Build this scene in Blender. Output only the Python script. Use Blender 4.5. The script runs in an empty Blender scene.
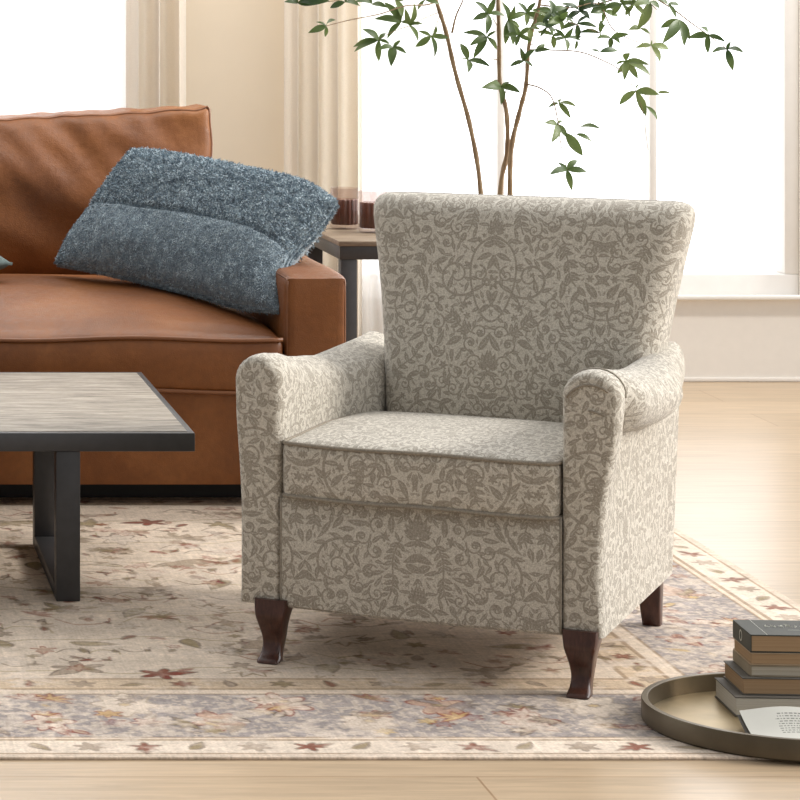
import bpy, bmesh, math, random
import numpy as np
from mathutils import Vector, Matrix, noise

random.seed(7); RNG = np.random.default_rng(7)
SC = bpy.context.scene
COL = SC.collection
PI = math.pi

# ------------------------------------------------------------------ camera constants
F = 2900.0; H = 1.4; PX = -200.0; PY = -18.0        # lens in pixels, eye height, principal point
def at(px, py, d):                                   # point seen at (px, py) standing d metres away
    return Vector(((px-PX)*d/F, d, H-(py-PY)*d/F))

# ------------------------------------------------------------------ helpers
def mesh_from(name, verts, faces, mat=None, parent=None, smooth=True, sharp=None):
    me = bpy.data.meshes.new(name)
    me.from_pydata([tuple(v) for v in verts], [], faces)
    bm = bmesh.new(); bm.from_mesh(me)
    bmesh.ops.recalc_face_normals(bm, faces=bm.faces)
    bm.to_mesh(me); bm.free()
    return link(name, me, mat, parent, smooth, sharp)

def link(name, me, mat=None, parent=None, smooth=True, sharp=None):
    if mat is not None: me.materials.append(mat)
    if smooth:
        me.polygons.foreach_set('use_smooth', [True]*len(me.polygons))
        if sharp: me.set_sharp_from_angle(angle=math.radians(sharp))
    o = bpy.data.objects.new(name, me)
    COL.objects.link(o)
    if parent is not None: o.parent = parent
    return o

def bm_obj(name, bm, mat=None, parent=None, smooth=True, sharp=40):
    me = bpy.data.meshes.new(name); bm.normal_update(); bm.to_mesh(me); bm.free()
    return link(name, me, mat, parent, smooth, sharp)

def tag(o, label, cat, group=None):
    o['label'] = label; o['category'] = cat
    if group: o['group'] = group
    return o

def thing(name, label, cat, loc=(0,0,0), rotz=0, group=None):
    o = bpy.data.objects.new(name, None); COL.objects.link(o)
    o.empty_display_size = .1
    o.location = loc; o.rotation_euler = (0, 0, rotz)
    return tag(o, label, cat, group)

def struct(o): o['kind'] = 'structure'; return o

def add_box(bm, x0, x1, y0, y1, z0, z1, bev=0.0, seg=2):
    r = bmesh.ops.create_cube(bm, size=1.0)
    vs = r['verts']
    for v in vs:
        v.co = Vector(((x0+x1)/2+v.co.x*(x1-x0), (y0+y1)/2+v.co.y*(y1-y0), (z0+z1)/2+v.co.z*(z1-z0)))
    if bev > 0:
        es = list({e for v in vs for e in v.link_edges})
        bmesh.ops.bevel(bm, geom=es, offset=bev, segments=seg, profile=.5, affect='EDGES')

def box(name, x0, x1, y0, y1, z0, z1, mat, parent=None, bev=.002, seg=2):
    bm = bmesh.new(); add_box(bm, x0, x1, y0, y1, z0, z1, bev, seg)
    return bm_obj(name, bm, mat, parent)

def loft(sections, cap0=True, cap1=True, closed=True):
    n = len(sections[0]); V = []; Fc = []
    assert all(len(s) == n for s in sections)
    for s in sections: V += [tuple(p) for p in s]
    for i in range(len(sections)-1):
        for j in range(n if closed else n-1):
            k = (j+1) % n
            Fc.append((i*n+j, i*n+k, (i+1)*n+k, (i+1)*n+j))
    if cap0: Fc.append(tuple(range(n-1, -1, -1)))
    if cap1: Fc.append(tuple((len(sections)-1)*n+j for j in range(n)))
    return V, Fc

def catmull(pts, m):
    P = [Vector(p) for p in pts]; out = []
    P = [P[0]*2-P[1]] + P + [P[-1]*2-P[-2]]
    for i in range(1, len(P)-2):
        for k in range(m):
            t = k/m; a, b, c, d = P[i-1], P[i], P[i+1], P[i+2]
            out.append(.5*((2*b)+(-a+c)*t+(2*a-5*b+4*c-d)*t*t+(-a+3*b-3*c+d)*t**3))
    out.append(P[-2]); return out

def tube_geo(pts, rad, n=8, closed=False):
    P = [Vector(p) for p in pts]; m = len(P); secs = []
    ref = None
    for i, p in enumerate(P):
        a = P[(i-1) % m] if (closed or i > 0) else p
        b = P[(i+1) % m] if (closed or i < m-1) else p
        t = (b-a).normalized()
        if ref is None:
            ref = Vector((0,0,1)) if abs(t.z) < .9 else Vector((1,0,0))
        u = (ref-t*ref.dot(t)).normalized(); ref = u; w = t.cross(u)
        r = rad[i] if isinstance(rad, (list, tuple)) else rad
        secs.append([p+u*(r*math.cos(2*PI*j/n))+w*(r*math.sin(2*PI*j/n)) for j in range(n)])
    if closed: secs.append(secs[0])
    return loft(secs, not closed, not closed)

class Geo:
    def __init__(s): s.v = []; s.f = []
    def add(s, VF):
        o = len(s.v); s.v += [tuple(p) for p in VF[0]]; s.f += [tuple(i+o for i in q) for q in VF[1]]
    def build(s, name, mat, parent=None, smooth=True, sharp=None):
        return mesh_from(name, s.v, s.f, mat, parent, smooth, sharp)

def lathe(prof, n=48, c=(0,0)):
    secs = [[(c[0]+r*math.cos(2*PI*j/n), c[1]+r*math.sin(2*PI*j/n), z) for j in range(n)] for r, z in prof]
    return loft(secs, False, False)

def pillow_box(sx, sy, sz, r, nx=24, ny=24, nz=8, crown=0, fn=None):
    """rounded box centred on the origin, fine grid, optional crown and displacement"""
    bm = bmesh.new()
    V = {}
    def key(i, j, k): return (i, j, k)
    def vert(i, j, k):
        if (i, j, k) in V: return V[(i, j, k)]
        p = Vector(((i/nx-.5)*sx, (j/ny-.5)*sy, (k/nz-.5)*sz))
        q = Vector((max(-sx/2+r, min(sx/2-r, p.x)), max(-sy/2+r, min(sy/2-r, p.y)), max(-sz/2+r, min(sz/2-r, p.z))))
        d = p-q
        if d.length > 1e-9: p = q+d.normalized()*min(r, max(abs(d.x), abs(d.y), abs(d.z)))
        if crown:
            a, b = 2*p.x/sx, 2*p.y/sy
            p.z += crown*(1-a**4)*(1-b**4)*(1 if p.z > 0 else -.25)
        if fn: p = fn(p)
        V[(i, j, k)] = bm.verts.new(p); return V[(i, j, k)]
    def face(*ks): bm.faces.new([vert(*k) for k in ks])
    for i in range(nx):
        for j in range(ny):
            face((i,j,nz),(i+1,j,nz),(i+1,j+1,nz),(i,j+1,nz)); face((i,j,0),(i,j+1,0),(i+1,j+1,0),(i+1,j,0))
    for i in range(nx):
        for k in range(nz):
            face((i,0,k),(i+1,0,k),(i+1,0,k+1),(i,0,k+1)); face((i,ny,k),(i,ny,k+1),(i+1,ny,k+1),(i+1,ny,k))
    for j in range(ny):
        for k in range(nz):
            face((0,j,k),(0,j,k+1),(0,j+1,k+1),(0,j+1,k)); face((nx,j,k),(nx,j+1,k),(nx,j+1,k+1),(nx,j,k+1))
    return bm

def rrect(hx, hy, r, n=5):
    pts = []
    for cx, cy, a0 in ((hx-r, hy-r, 0), (-hx+r, hy-r, 90), (-hx+r, -hy+r, 180), (hx-r, -hy+r, 270)):
        for i in range(n+1):
            a = math.radians(a0+90*i/n); pts.append((cx+r*math.cos(a), cy+r*math.sin(a)))
    return pts

# ------------------------------------------------------------------ materials
def nmat(name):
    m = bpy.data.materials.new(name); m.use_nodes = True
    nt = m.node_tree; b = nt.nodes['Principled BSDF']
    return m, nt, b
def node(nt, t, **kw):
    n = nt.nodes.new(t)
    for k, v in kw.items():
        if k in n.inputs.keys() if hasattr(n.inputs, 'keys') else False: n.inputs[k].default_value = v
        else: setattr(n, k, v)
    return n
def ramp(nt, stops, fac=None):
    r = nt.nodes.new('ShaderNodeValToRGB'); e = r.color_ramp.elements
    while len(e) < len(stops): e.new(.5)
    for x, (p, c) in zip(e, stops):
        x.position = p; x.color = (*c, 1) if len(c) == 3 else c
    if fac is not None: nt.links.new(fac, r.inputs[0])
    return r
def mapping(nt, scale=(1,1,1), rot=(0,0,0), coord='Object'):
    tc = nt.nodes.new('ShaderNodeTexCoord'); mp = nt.nodes.new('ShaderNodeMapping')
    mp.inputs['Scale'].default_value = scale; mp.inputs['Rotation'].default_value = rot
    nt.links.new(tc.outputs[coord], mp.inputs[0]); return mp.outputs[0]
def noise_tex(nt, vec, scale, detail=4, rough=.55, dist=0):
    n = nt.nodes.new('ShaderNodeTexNoise'); n.inputs['Scale'].default_value = scale
    n.inputs['Detail'].default_value = detail; n.inputs['Roughness'].default_value = rough
    n.inputs['Distortion'].default_value = dist
    nt.links.new(vec, n.inputs['Vector']); return n.outputs[0]
def mixc(nt, fac, a, b, mode='MIX'):
    m = nt.nodes.new('ShaderNodeMix'); m.data_type = 'RGBA'; m.blend_type = mode
    for s, v in ((0, fac), (6, a), (7, b)):
        if hasattr(v, 'is_linked') or isinstance(v, bpy.types.NodeSocket): nt.links.new(v, m.inputs[s])
        else: m.inputs[s].default_value = v if s == 0 else (*v, 1)
    return m.outputs[2]
def bump(nt, b, h, strength, dist=.002):
    n = nt.nodes.new('ShaderNodeBump'); n.inputs['Strength'].default_value = strength
    n.inputs['Distance'].default_value = dist
    nt.links.new(h, n.inputs['Height']); nt.links.new(n.outputs[0], b.inputs['Normal']); return n

def plain(name, col, rough=.6, metal=0, var=.06, scale=30, bmp=0, bscale=200):
    m, nt, b = nmat(name)
    v = mapping(nt); f = noise_tex(nt, v, scale)
    r = ramp(nt, [(.3, tuple(c*(1-var) for c in col)), (.7, tuple(min(1, c*(1+var)) for c in col))], f)
    nt.links.new(r.outputs[0], b.inputs['Base Color'])
    b.inputs['Roughness'].default_value = rough; b.inputs['Metallic'].default_value = metal
    if bmp: bump(nt, b, noise_tex(nt, v, bscale), bmp)
    return m

def new_image(name, arr, colorspace='Non-Color'):
    h, w = arr.shape[:2]
    im = bpy.data.images.new(name, w, h, alpha=False, float_buffer=False)
    im.colorspace_settings.name = colorspace
    px = np.ones((h, w, 4), np.float32)
    px[..., :3] = arr if arr.ndim == 3 else arr[..., None]
    im.pixels.foreach_set(px.ravel()); im.update(); im.pack()
    return im

# ---- computed weave patterns -------------------------------------------------
class Canvas:
    """wrapping canvas in millimetre-like cells; primitives are (value in 0..1) coverage maps"""
    def __init__(s, w, h): s.w, s.h = w, h; s.a = np.zeros((h, w), np.float32)
    def _win(s, x0, x1, y0, y1):
        X = np.arange(int(math.floor(x0)), int(math.ceil(x1))+1); Y = np.arange(int(math.floor(y0)), int(math.ceil(y1))+1)
        return X, Y
    def _put(s, X, Y, val, op):
        ix = np.ix_(Y % s.h, X % s.w)
        s.a[ix] = np.maximum(s.a[ix], val) if op > 0 else np.minimum(s.a[ix], 1-val)
    def stroke(s, pts, w, op=1):
        for k in range(len(pts)-1):
            (ax, ay), (bx, by) = pts[k][:2], pts[k+1][:2]
            wk = w if not isinstance(w, (list, tuple)) else w[0]+(w[1]-w[0])*k/max(1, len(pts)-2)
            X, Y = s._win(min(ax, bx)-wk-1, max(ax, bx)+wk+1, min(ay, by)-wk-1, max(ay, by)+wk+1)
            gx, gy = np.meshgrid(X, Y); dx, dy = bx-ax, by-ay; L = dx*dx+dy*dy+1e-9
            t = np.clip(((gx-ax)*dx+(gy-ay)*dy)/L, 0, 1)
            d = np.hypot(gx-ax-t*dx, gy-ay-t*dy)
            s._put(X, Y, np.clip(wk/2-d+.5, 0, 1), op)
    def leaf(s, x, y, ang, L, W, op=1, vein=True, bend=.15):
        X, Y = s._win(x-L*1.2, x+L*1.2, y-L*1.2, y+L*1.2)
        gx, gy = np.meshgrid(X, Y); c, n = math.cos(ang), math.sin(ang)
        u = ((gx-x)*c+(gy-y)*n)/L; v = (-(gx-x)*n+(gy-y)*c)
        v = v-bend*L*u*u
        hw = W*np.sin(PI*np.clip(u, 0, 1)**.8)
        val = np.clip(hw-np.abs(v)+.5, 0, 1)*((u > 0) & (u < 1))
        if vein: val = np.where((np.abs(v) < .6) & (u < .75), val*.35, val)
        s._put(X, Y, val.astype(np.float32), op)
    def flower(s, x, y, R, k, amp=.3, ph=0, op=1, sq=1.0):
        X, Y = s._win(x-R*1.5, x+R*1.5, y-R*1.5, y+R*1.5)
        gx, gy = np.meshgrid(X, Y); dx, dy = gx-x, (gy-y)/sq
        r = np.hypot(dx, dy); t = np.arctan2(dy, dx)
        rr = R*(1+amp*np.cos(k*t+ph))/(1+amp)
        s._put(X, Y, np.clip(rr-r+.5, 0, 1).astype(np.float32), op)

def spiral(cx, cy, r0, r1, a0, turns, n=60):
    return [(cx+(r0*(r1/r0)**(i/n))*math.cos(a0+turns*2*PI*i/n), cy+(r0*(r1/r0)**(i/n))*math.sin(a0+turns*2*PI*i/n)) for i in range(n+1)]

def damask():
    W, Hh = 420, 620
    C = Canvas(W, Hh); rnd = random.Random(3)
    def mir(fn):
        fn(1); fn(-1)
    def S(pts, w): mir(lambda s: C.stroke([(s*x, y) for x, y in pts], w))
    def Lf(x, y, a, L, w, **k): mir(lambda s: C.leaf(s*x, y, a if s > 0 else PI-a, L, w, **{**k, 'bend': s*k.get('bend', .15)}))
    def Fl(x, y, R, kk, **k): mir(lambda s: C.flower(s*x, y, R, kk, **k))
    def scroll(cx, cy, r0, r1, a0, turns, w, leaves=9, L=26):
        p = spiral(cx, cy, r0, r1, a0, turns); S(p, w); sg = 1 if turns > 0 else -1
        for i in range(leaves):
            k = int(i/leaves*len(p)*.55)+1; x, y = p[k]
            tan = math.atan2(p[k+1][1]-p[k-1][1], p[k+1][0]-p[k-1][0])
            Lf(x, y, tan-sg*rnd.uniform(.5, 1.0), L*rnd.uniform(.7, 1.15), L*.19, bend=sg*.2)
            if i % 2: Lf(x, y, tan+sg*rnd.uniform(.5, .9), L*.7, L*.15)
        ex, ey = p[-1]; C_ = 6; Fl(ex, ey, C_, 5)
    scroll(105, 460, 82, 9, -1.2, 1.7, (5.5, 3.5), 10, 30)
    scroll(150, 268, 52, 8, 1.9, -1.5, (5, 3), 8, 24)
    scroll(72, 132, 46, 7, -2.4, 1.5, (5, 3), 7, 22)
    scroll(168, 60, 34, 6, .6, -1.5, (4, 3), 6, 20)
    # stem sprays
    for (x0, y0, x1, y1, n) in ((90, 470, 120, 400, 5), (28, 330, 60, 215, 7), (190, 420, 200, 330, 6), (120, 200, 165, 120, 6), (30, 20, 95, 60, 5), (195, 540, 150, 600, 5)):
        pts = [(x0+(x1-x0)*t/10+7*math.sin(t*.55), y0+(y1-y0)*t/10) for t in range(11)]
        S(pts, 3)
        ang = math.atan2(y1-y0, x1-x0)
        for i in range(n):
            k = min(9, 1+int(i*9/n)); x, y = pts[k]
            Lf(x, y, ang+.75, 20, 4.6); Lf(x, y, ang-.75, 20, 4.6, bend=-.15)
        Lf(x1, y1, ang, 26, 6)
    # central palmettes
    for cy, sc in ((330, 1.0), (575, .8), (215, .7)):
        for k in range(5):
            a = PI/2-.15-k*.36
            Lf(2, cy, a, (46-6*k)*sc, (7-.5*k)*sc)
        Lf(0, cy-6, -.5, 30*sc, 5*sc); C.flower(0, cy-8, 10*sc, 6)
    og = [(0, 205)]+[(44*math.sin(t)**1.0*(1+.25*math.cos(t)), 125+80*math.cos(t)) for t in np.linspace(.15, PI, 26)]
    S(og, 4)
    for t in np.linspace(.5, 2.7, 7):
        x, y = 44*math.sin(t)*(1+.25*math.cos(t)), 125+80*math.cos(t); Lf(x, y, PI/2-t+rnd.uniform(-.3, .3), 15, 4)
    C.flower(0, 120, 16, 7); C.flower(0, 120, 5, 5, op=-1)
    # filler: curls, then big, then small leaves and buds where the ground is still empty
    def free(x, y, r, lim):
        xs = np.arange(int(x-r), int(x+r)+1) % W; ys = np.arange(int(y-r), int(y+r)+1) % Hh
        return C.a[np.ix_(ys, xs)].mean() < lim
    for n_, r_, lim in ((300, 17, .10),):
        for _ in range(n_):
            x, y = rnd.uniform(14, 196), rnd.uniform(0, 620)
            if free(x, y, r_, lim):
                p = spiral(x, y, 17, 3.5, rnd.uniform(0, 6.28), rnd.choice((1.4, -1.4)), 30); S(p, (3.4, 2.4)); Fl(*p[-1], 4, 5)
                for k in (2, 7, 12):
                    t = math.atan2(p[k+1][1]-p[k][1], p[k+1][0]-p[k][0]); Lf(p[k][0], p[k][1], t+rnd.choice((-.8, .8)), 17, 4)
    for n_, L0, L1, lim in ((700, 34, 44, .10), (900, 24, 32, .12), (1400, 15, 22, .14), (900, 9, 13, .14)):
        for _ in range(n_):
            x, y, an, L_ = rnd.uniform(2, 208), rnd.uniform(0, 620), rnd.uniform(0, 2*PI), rnd.uniform(L0, L1)
            mx_, my_ = x+.5*L_*math.cos(an), y+.5*L_*math.sin(an)
            if free(mx_, my_, L_*.36, lim):
                if rnd.random() < .85: Lf(x, y, an, L_, L_*rnd.uniform(.13, .2), bend=rnd.uniform(-.35, .35))
                else: Fl(mx_, my_, L_*.27, 6, ph=rnd.uniform(0, 6))
    a = C.a
    # a loose thick-yarn edge
    nz = RNG.random((Hh, W)).astype(np.float32)
    nz = (nz+np.roll(nz, 1, 0)+np.roll(nz, 1, 1))/3
    return np.clip(a*.9+(nz-.5)*.28*(a > .05)+np.clip(nz-.62, 0, 1)*.7, 0, 1)

def rug_image(wm, dm, cell=.0035):
    """pattern of the woven rug, metres -> cells; row 0 is the near edge"""
    w, h = int(wm/cell), int(dm/cell)
    rnd = random.Random(11); u = 1/cell
    img = np.empty((h, w, 3), np.float32); img[:] = (.62, .55, .46)
    yy, xx = np.mgrid[0:h, 0:w].astype(np.float32)
    e = np.minimum(np.minimum(xx, w-1-xx), np.minimum(yy, h-1-yy))*cell      # distance from the edge, m
    def lowf(n, seed):
        g = np.random.default_rng(seed).random((n+1, n+1)).astype(np.float32)
        gx = np.linspace(0, n-1e-3, w); gy = np.linspace(0, n-1e-3, h)
        ix, iy = gx.astype(int), gy.astype(int); fx, fy = (gx-ix)[None], (gy-iy)[:, None]
        a = g[np.ix_(iy, ix)]; b = g[np.ix_(iy, ix+1)]; c = g[np.ix_(iy+1, ix)]; d = g[np.ix_(iy+1, ix+1)]
        return (a*(1-fx)+b*fx)*(1-fy)+(c*(1-fx)+d*fx)*fy
    def paint(mask, col, k=1.0):
        m = (mask*k)[..., None]; img[:] = img*(1-m)+np.array(col, np.float32)*m
    b0, b1, b2, b3 = .022, .115, .135, .46       # edge binding | outer guard | stripe | main border
    b4 = .50; b5 = .585
    band = lambda a, b: ((e >= a) & (e < b)).astype(np.float32)
    wear = np.clip(lowf(46, 1)*.6+lowf(120, 2)*.6-.1, 0, 1)
    paint(band(0, b0), (.60, .53, .45)); paint(band(b0, b1), (.66, .60, .52))
    paint(band(b2, b3), (.33, .31, .305), 1.0)
    paint(band(b2, b3)*(lowf(330, 5) > .58), (.53, .48, .42), .75)
    paint(band(b4, b5), (.55, .46, .35))
    for a in (b0, b1, b2, b3, b4, b5): paint((np.abs(e-a) < .0045).astype(np.float32), (.30, .23, .16), .75)
    cream, rust, olive, dark, taupe, gold = (.68, .62, .54), (.23, .065, .042), (.33, .28, .17), (.13, .10, .08), (.42, .36, .29), (.60, .47, .24)
    def motif(kind, x, y, s, fill, line, k=.85, rot=0, sq=1):
        big, sml = Canvas(w, h), None
        x, y, R = x*u, y*u, s*u
        def draw(C, g):
            if kind == 'flower': C.flower(x, y, R+g, 6, .28, rot, sq=sq)
            elif kind == 'rosette': C.flower(x, y, R+g, 8, .18, rot, sq=sq)
            elif kind == 'leaf': C.leaf(x-R*math.cos(rot), y-R*math.sin(rot), rot, 2*R+g, R*.42+g, vein=False, bend=.35)
            elif kind == 'spray':
                for j in range(5):
                    a = rot+(j-2)*.5; C.leaf(x, y, a, R*1.5+g, R*.26+g, vein=False, bend=.2*(j-2))
            elif kind == 'palm':
                C.flower(x, y, R+g, 5, .4, rot, sq=sq); C.leaf(x, y, rot, R*1.7+g, R*.3+g, vein=False, bend=0)
        m = int(R*2.6+6); xi, yi = int(x), int(y)
        # work in a small window for speed
        C1 = Canvas(2*m, 2*m); C2 = Canvas(2*m, 2*m); ox, oy = x, y; x = m+x-xi; y = m+y-yi
        draw(C1, 1.1); draw(C2, -.9)
        y0, y1, x0, x1 = max(0, yi-m), min(h, yi+m), max(0, xi-m), min(w, xi+m)
        if y1 <= y0 or x1 <= x0: return
        A = C1.a[y0-yi+m:y1-yi+m, x0-xi+m:x1-xi+m]; B = C2.a[y0-yi+m:y1-yi+m, x0-xi+m:x1-xi+m]
        sub = img[y0:y1, x0:x1]; wr = (k*(.55+.45*wear[y0:y1, x0:x1]))
        for msk, col in ((A, line), (B, fill)):
            mm = (msk*wr)[..., None]; sub[:] = sub*(1-mm)+np.array(col, np.float32)*mm
    def vine(pts, wd, col, k=.8):
        P = catmull([(a, b, 0) for a, b in pts], 8)
        xs = [p.x*u for p in P]; ys = [p.y*u for p in P]
        x0, y0 = int(min(xs))-4, int(min(ys))-4; C = Canvas(int(max(xs))-x0+6, int(max(ys))-y0+6)
        C.stroke([(a-x0, b-y0) for a, b in zip(xs, ys)], wd)
        X0, Y0 = max(0, x0), max(0, y0); X1, Y1 = min(w, x0+C.w), min(h, y0+C.h)
        if X1 <= X0 or Y1 <= Y0: return
        m = (C.a[Y0-y0:Y1-y0, X0-x0:X1-x0]*k)[..., None]
        img[Y0:Y1, X0:X1] = img[Y0:Y1, X0:X1]*(1-m)+np.array(col, np.float32)*m
    # field
    inside = lambda x, y, m=.62: m < x < wm-m and m < y < dm-m
    gx = np.arange(.66, wm-.6, .17); gy = np.arange(.66, dm-.6, .27)
    for j, y in enumerate(gy):
        off = .085 if j % 2 else 0
        pts = [(x, y+.022*math.sin(x*9+j*2)+.015*math.sin(x*23+j)) for x in np.arange(.62, wm-.6, .08)]
        vine(pts, 1.5, olive, .8)
        for i, x in enumerate(gx):
            X, Y = x+off+rnd.uniform(-.03, .03), y+rnd.uniform(-.05, .05)
            if not inside(X, Y): continue
            k = rnd.random()
            if k < .22: motif('palm', X, Y, rnd.uniform(.036, .056), rnd.choice([rust, rust, olive, taupe]), dark, .95, rnd.uniform(0, 6))
            elif k < .42: motif('flower', X, Y, rnd.uniform(.036, .055), rnd.choice([cream, taupe, (.5,.42,.33)]), dark, .9, rnd.uniform(0, 6), 1.5)
            elif k < .75: motif('leaf', X, Y, rnd.uniform(.04, .066), rnd.choice([olive, taupe, olive, (.45,.40,.28)]), dark, .85, rnd.uniform(0, 6))
            else: motif('spray', X, Y, rnd.uniform(.04, .06), rnd.choice([olive, taupe, cream]), (.2,.15,.09), .85, rnd.uniform(0, 6))
        for _ in range(26):
            X, Y = rnd.uniform(.62, wm-.62), y+rnd.uniform(.06, .2)
            if inside(X, Y): 
                L = rnd.uniform(.05, .12); a = rnd.choice([-1, 1])
                vine([(X, Y), (X+L*.4, Y+a*L*.5), (X+L, Y+a*L*.3), (X+L*1.1, Y-a*.01)], 1.3, rnd.choice([dark, rust, olive]), .75)
                motif('leaf', X+L, Y+a*L*.3, rnd.uniform(.012, .024), rnd.choice([rust, olive, taupe]), dark, .8, rnd.uniform(0, 6))
    for _ in range(420):
        X, Y = rnd.uniform(.62, wm-.62), rnd.uniform(.62, dm-.62)
        motif(rnd.choice(['leaf', 'flower', 'spray', 'palm']), X, Y, rnd.uniform(.012, .030), rnd.choice([cream, olive, taupe, rust, (.5,.42,.33)]), rnd.choice([dark, (.2,.15,.09), rust]), rnd.uniform(.5, .85), rnd.uniform(0, 6))
    # borders on the four sides
    def side(n, put):
        L = wm if n in (0, 2) else dm
        def P(s, t):
            return {0: (s, t), 2: (s, dm-t), 1: (t, s), 3: (wm-t, s)}[n]
        k = 0
        for s in np.arange(.2, L-.15, .15):
            x, y = P(s+rnd.uniform(-.01, .01), (b2+b3)/2+(.07 if k % 2 else -.06)+rnd.uniform(-.02, .02))
            motif(['flower', 'rosette', 'palm'][k % 3], x, y, rnd.uniform(.048, .066), [cream, cream, (.50,.40,.32)][k % 3], [rust, taupe, rust][k % 3], .95, k, 1.4 if n in (0, 2) else .8)
            motif('rosette', x, y, .014, [rust, gold, olive][k % 3], dark, .8, 0)
            for _ in range(7):
                x, y = P(s+rnd.uniform(-.05, .05), rnd.uniform(b2+.03, b3-.03)); motif(rnd.choice(['leaf', 'flower', 'spray']), x, y, rnd.uniform(.014, .034), rnd.choice([cream, cream, olive, taupe, gold, (.30,.28,.29)]), rnd.choice([taupe, dark, rust]), .8, rnd.uniform(0, 6))
            k += 1
        k = 0
        for s in np.arange(.05, L, .1):
            x, y = P(s, (b0+b1)/2); motif(['palm', 'leaf', 'flower'][k % 3], x, y, .03, [rust, olive, taupe][k % 3], dark, .75, rnd.uniform(0, 6)); 
            x, y = P(s+.03, (b4+b5)/2); motif(['leaf', 'flower'][k % 2], x, y, .026, [olive, rust, taupe][k % 3], dark, .75, rnd.uniform(0, 6)); k += 1
    for n in range(4): side(n, None)
    # wear: abrash bands and bare patches
    ab = np.repeat(np.interp(np.arange(h), np.linspace(0, h, 60), np.random.default_rng(4).normal(1, .035, 60))[:, None], w, 1)
    img *= ab[..., None].astype(np.float32)
    bare = np.clip((lowf(70, 8)*.55+lowf(190, 9)*.55-.52)*3, 0, .7)*np.clip(lowf(14, 12)*1.6-.2, 0, 1)
    m = bare[..., None]; img[:] = img*(1-m)+np.array((.63, .57, .50), np.float32)*m
    st = RNG.normal(0, 1, (h, w)).astype(np.float32)
    for _ in range(3): st = (st+np.roll(st, 1, 1)+np.roll(st, 2, 1))/2.1
    img *= (1+.05*st/st.std())[..., None]
    sv = RNG.normal(0, 1, (h, w)).astype(np.float32)
    for _ in range(5): sv = (sv+np.roll(sv, 1, 0)+np.roll(sv, 3, 0)+np.roll(sv, 9, 0))/2.5
    img *= (1+.035*sv/sv.std())[..., None]
    img *= (.84+.30*lowf(230, 31)*lowf(60, 33)+.10*lowf(9, 35))[..., None]
    img *= (1+RNG.normal(0, .06, (h, w, 1))).astype(np.float32)
    img = np.clip(.5+(img-.5)*1.12, .02, 1)
    img *= np.array((.93, .865, .82), np.float32)
    return np.clip(img, 0, 1)

IM_DAMASK = new_image('damask_weave', damask())

def damask_mat(name='damask_upholstery'):
    m, nt, b = nmat(name)
    v = mapping(nt, (1/.40, 1/.40, 1/.40))
    tex = nt.nodes.new('ShaderNodeTexImage'); tex.image = IM_DAMASK; tex.projection = 'BOX'; tex.projection_blend = .12
    # keep the tile's proportions: 420 x 620 cells
    mp = v.node; mp.inputs['Scale'].default_value = (1/.47, 1/.47, 1/.694); mp.inputs['Location'].default_value = (.0, .3, .13)
    nt.links.new(v, tex.inputs[0])
    raw = mapping(nt)
    # wobble of loose yarn
    nf = noise_tex(nt, raw, 300, 4, .8); nm = noise_tex(nt, raw, 150, 3, .6); nl = noise_tex(nt, raw, 9, 2)
    ad = nt.nodes.new('ShaderNodeMath'); ad.operation = 'MULTIPLY_ADD'; ad.inputs[1].default_value = .55; nt.links.new(nm, ad.inputs[0]); 
    sb = nt.nodes.new('ShaderNodeMath'); sb.operation = 'SUBTRACT'; nt.links.new(ad.outputs[0], sb.inputs[0]); sb.inputs[1].default_value = .275
    nt.links.new(tex.outputs[0], ad.inputs[2])
    rm = ramp(nt, [(.28, (0,0,0)), (.62, (1,1,1))], sb.outputs[0])
    ground = ramp(nt, [(.34, (.35, .31, .245)), (.5, (.56, .515, .435)), (.68, (.74, .69, .60))], nf)
    motif = ramp(nt, [(.34, (.20, .168, .126)), (.55, (.305, .265, .207)), (.72, (.44, .395, .32))], nf)
    fac = nt.nodes.new('ShaderNodeMath'); fac.operation = 'MULTIPLY'; fac.inputs[1].default_value = .78; nt.links.new(rm.outputs[0], fac.inputs[0])
    c = mixc(nt, fac.outputs[0], ground.outputs[0], motif.outputs[0])
    nt.links.new(c, b.inputs['Base Color'])
    b.inputs['Roughness'].default_value = .92
    b.inputs['Sheen Weight'].default_value = .25; b.inputs['Sheen Roughness'].default_value = .5
    hs = nt.nodes.new('ShaderNodeMath'); hs.operation = 'MULTIPLY_ADD'; hs.inputs[1].default_value = -.6
    nt.links.new(rm.outputs[0], hs.inputs[0]); nt.links.new(nf, hs.inputs[2])
    bump(nt, b, hs.outputs[0], .5, .0025)
    return m

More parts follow.
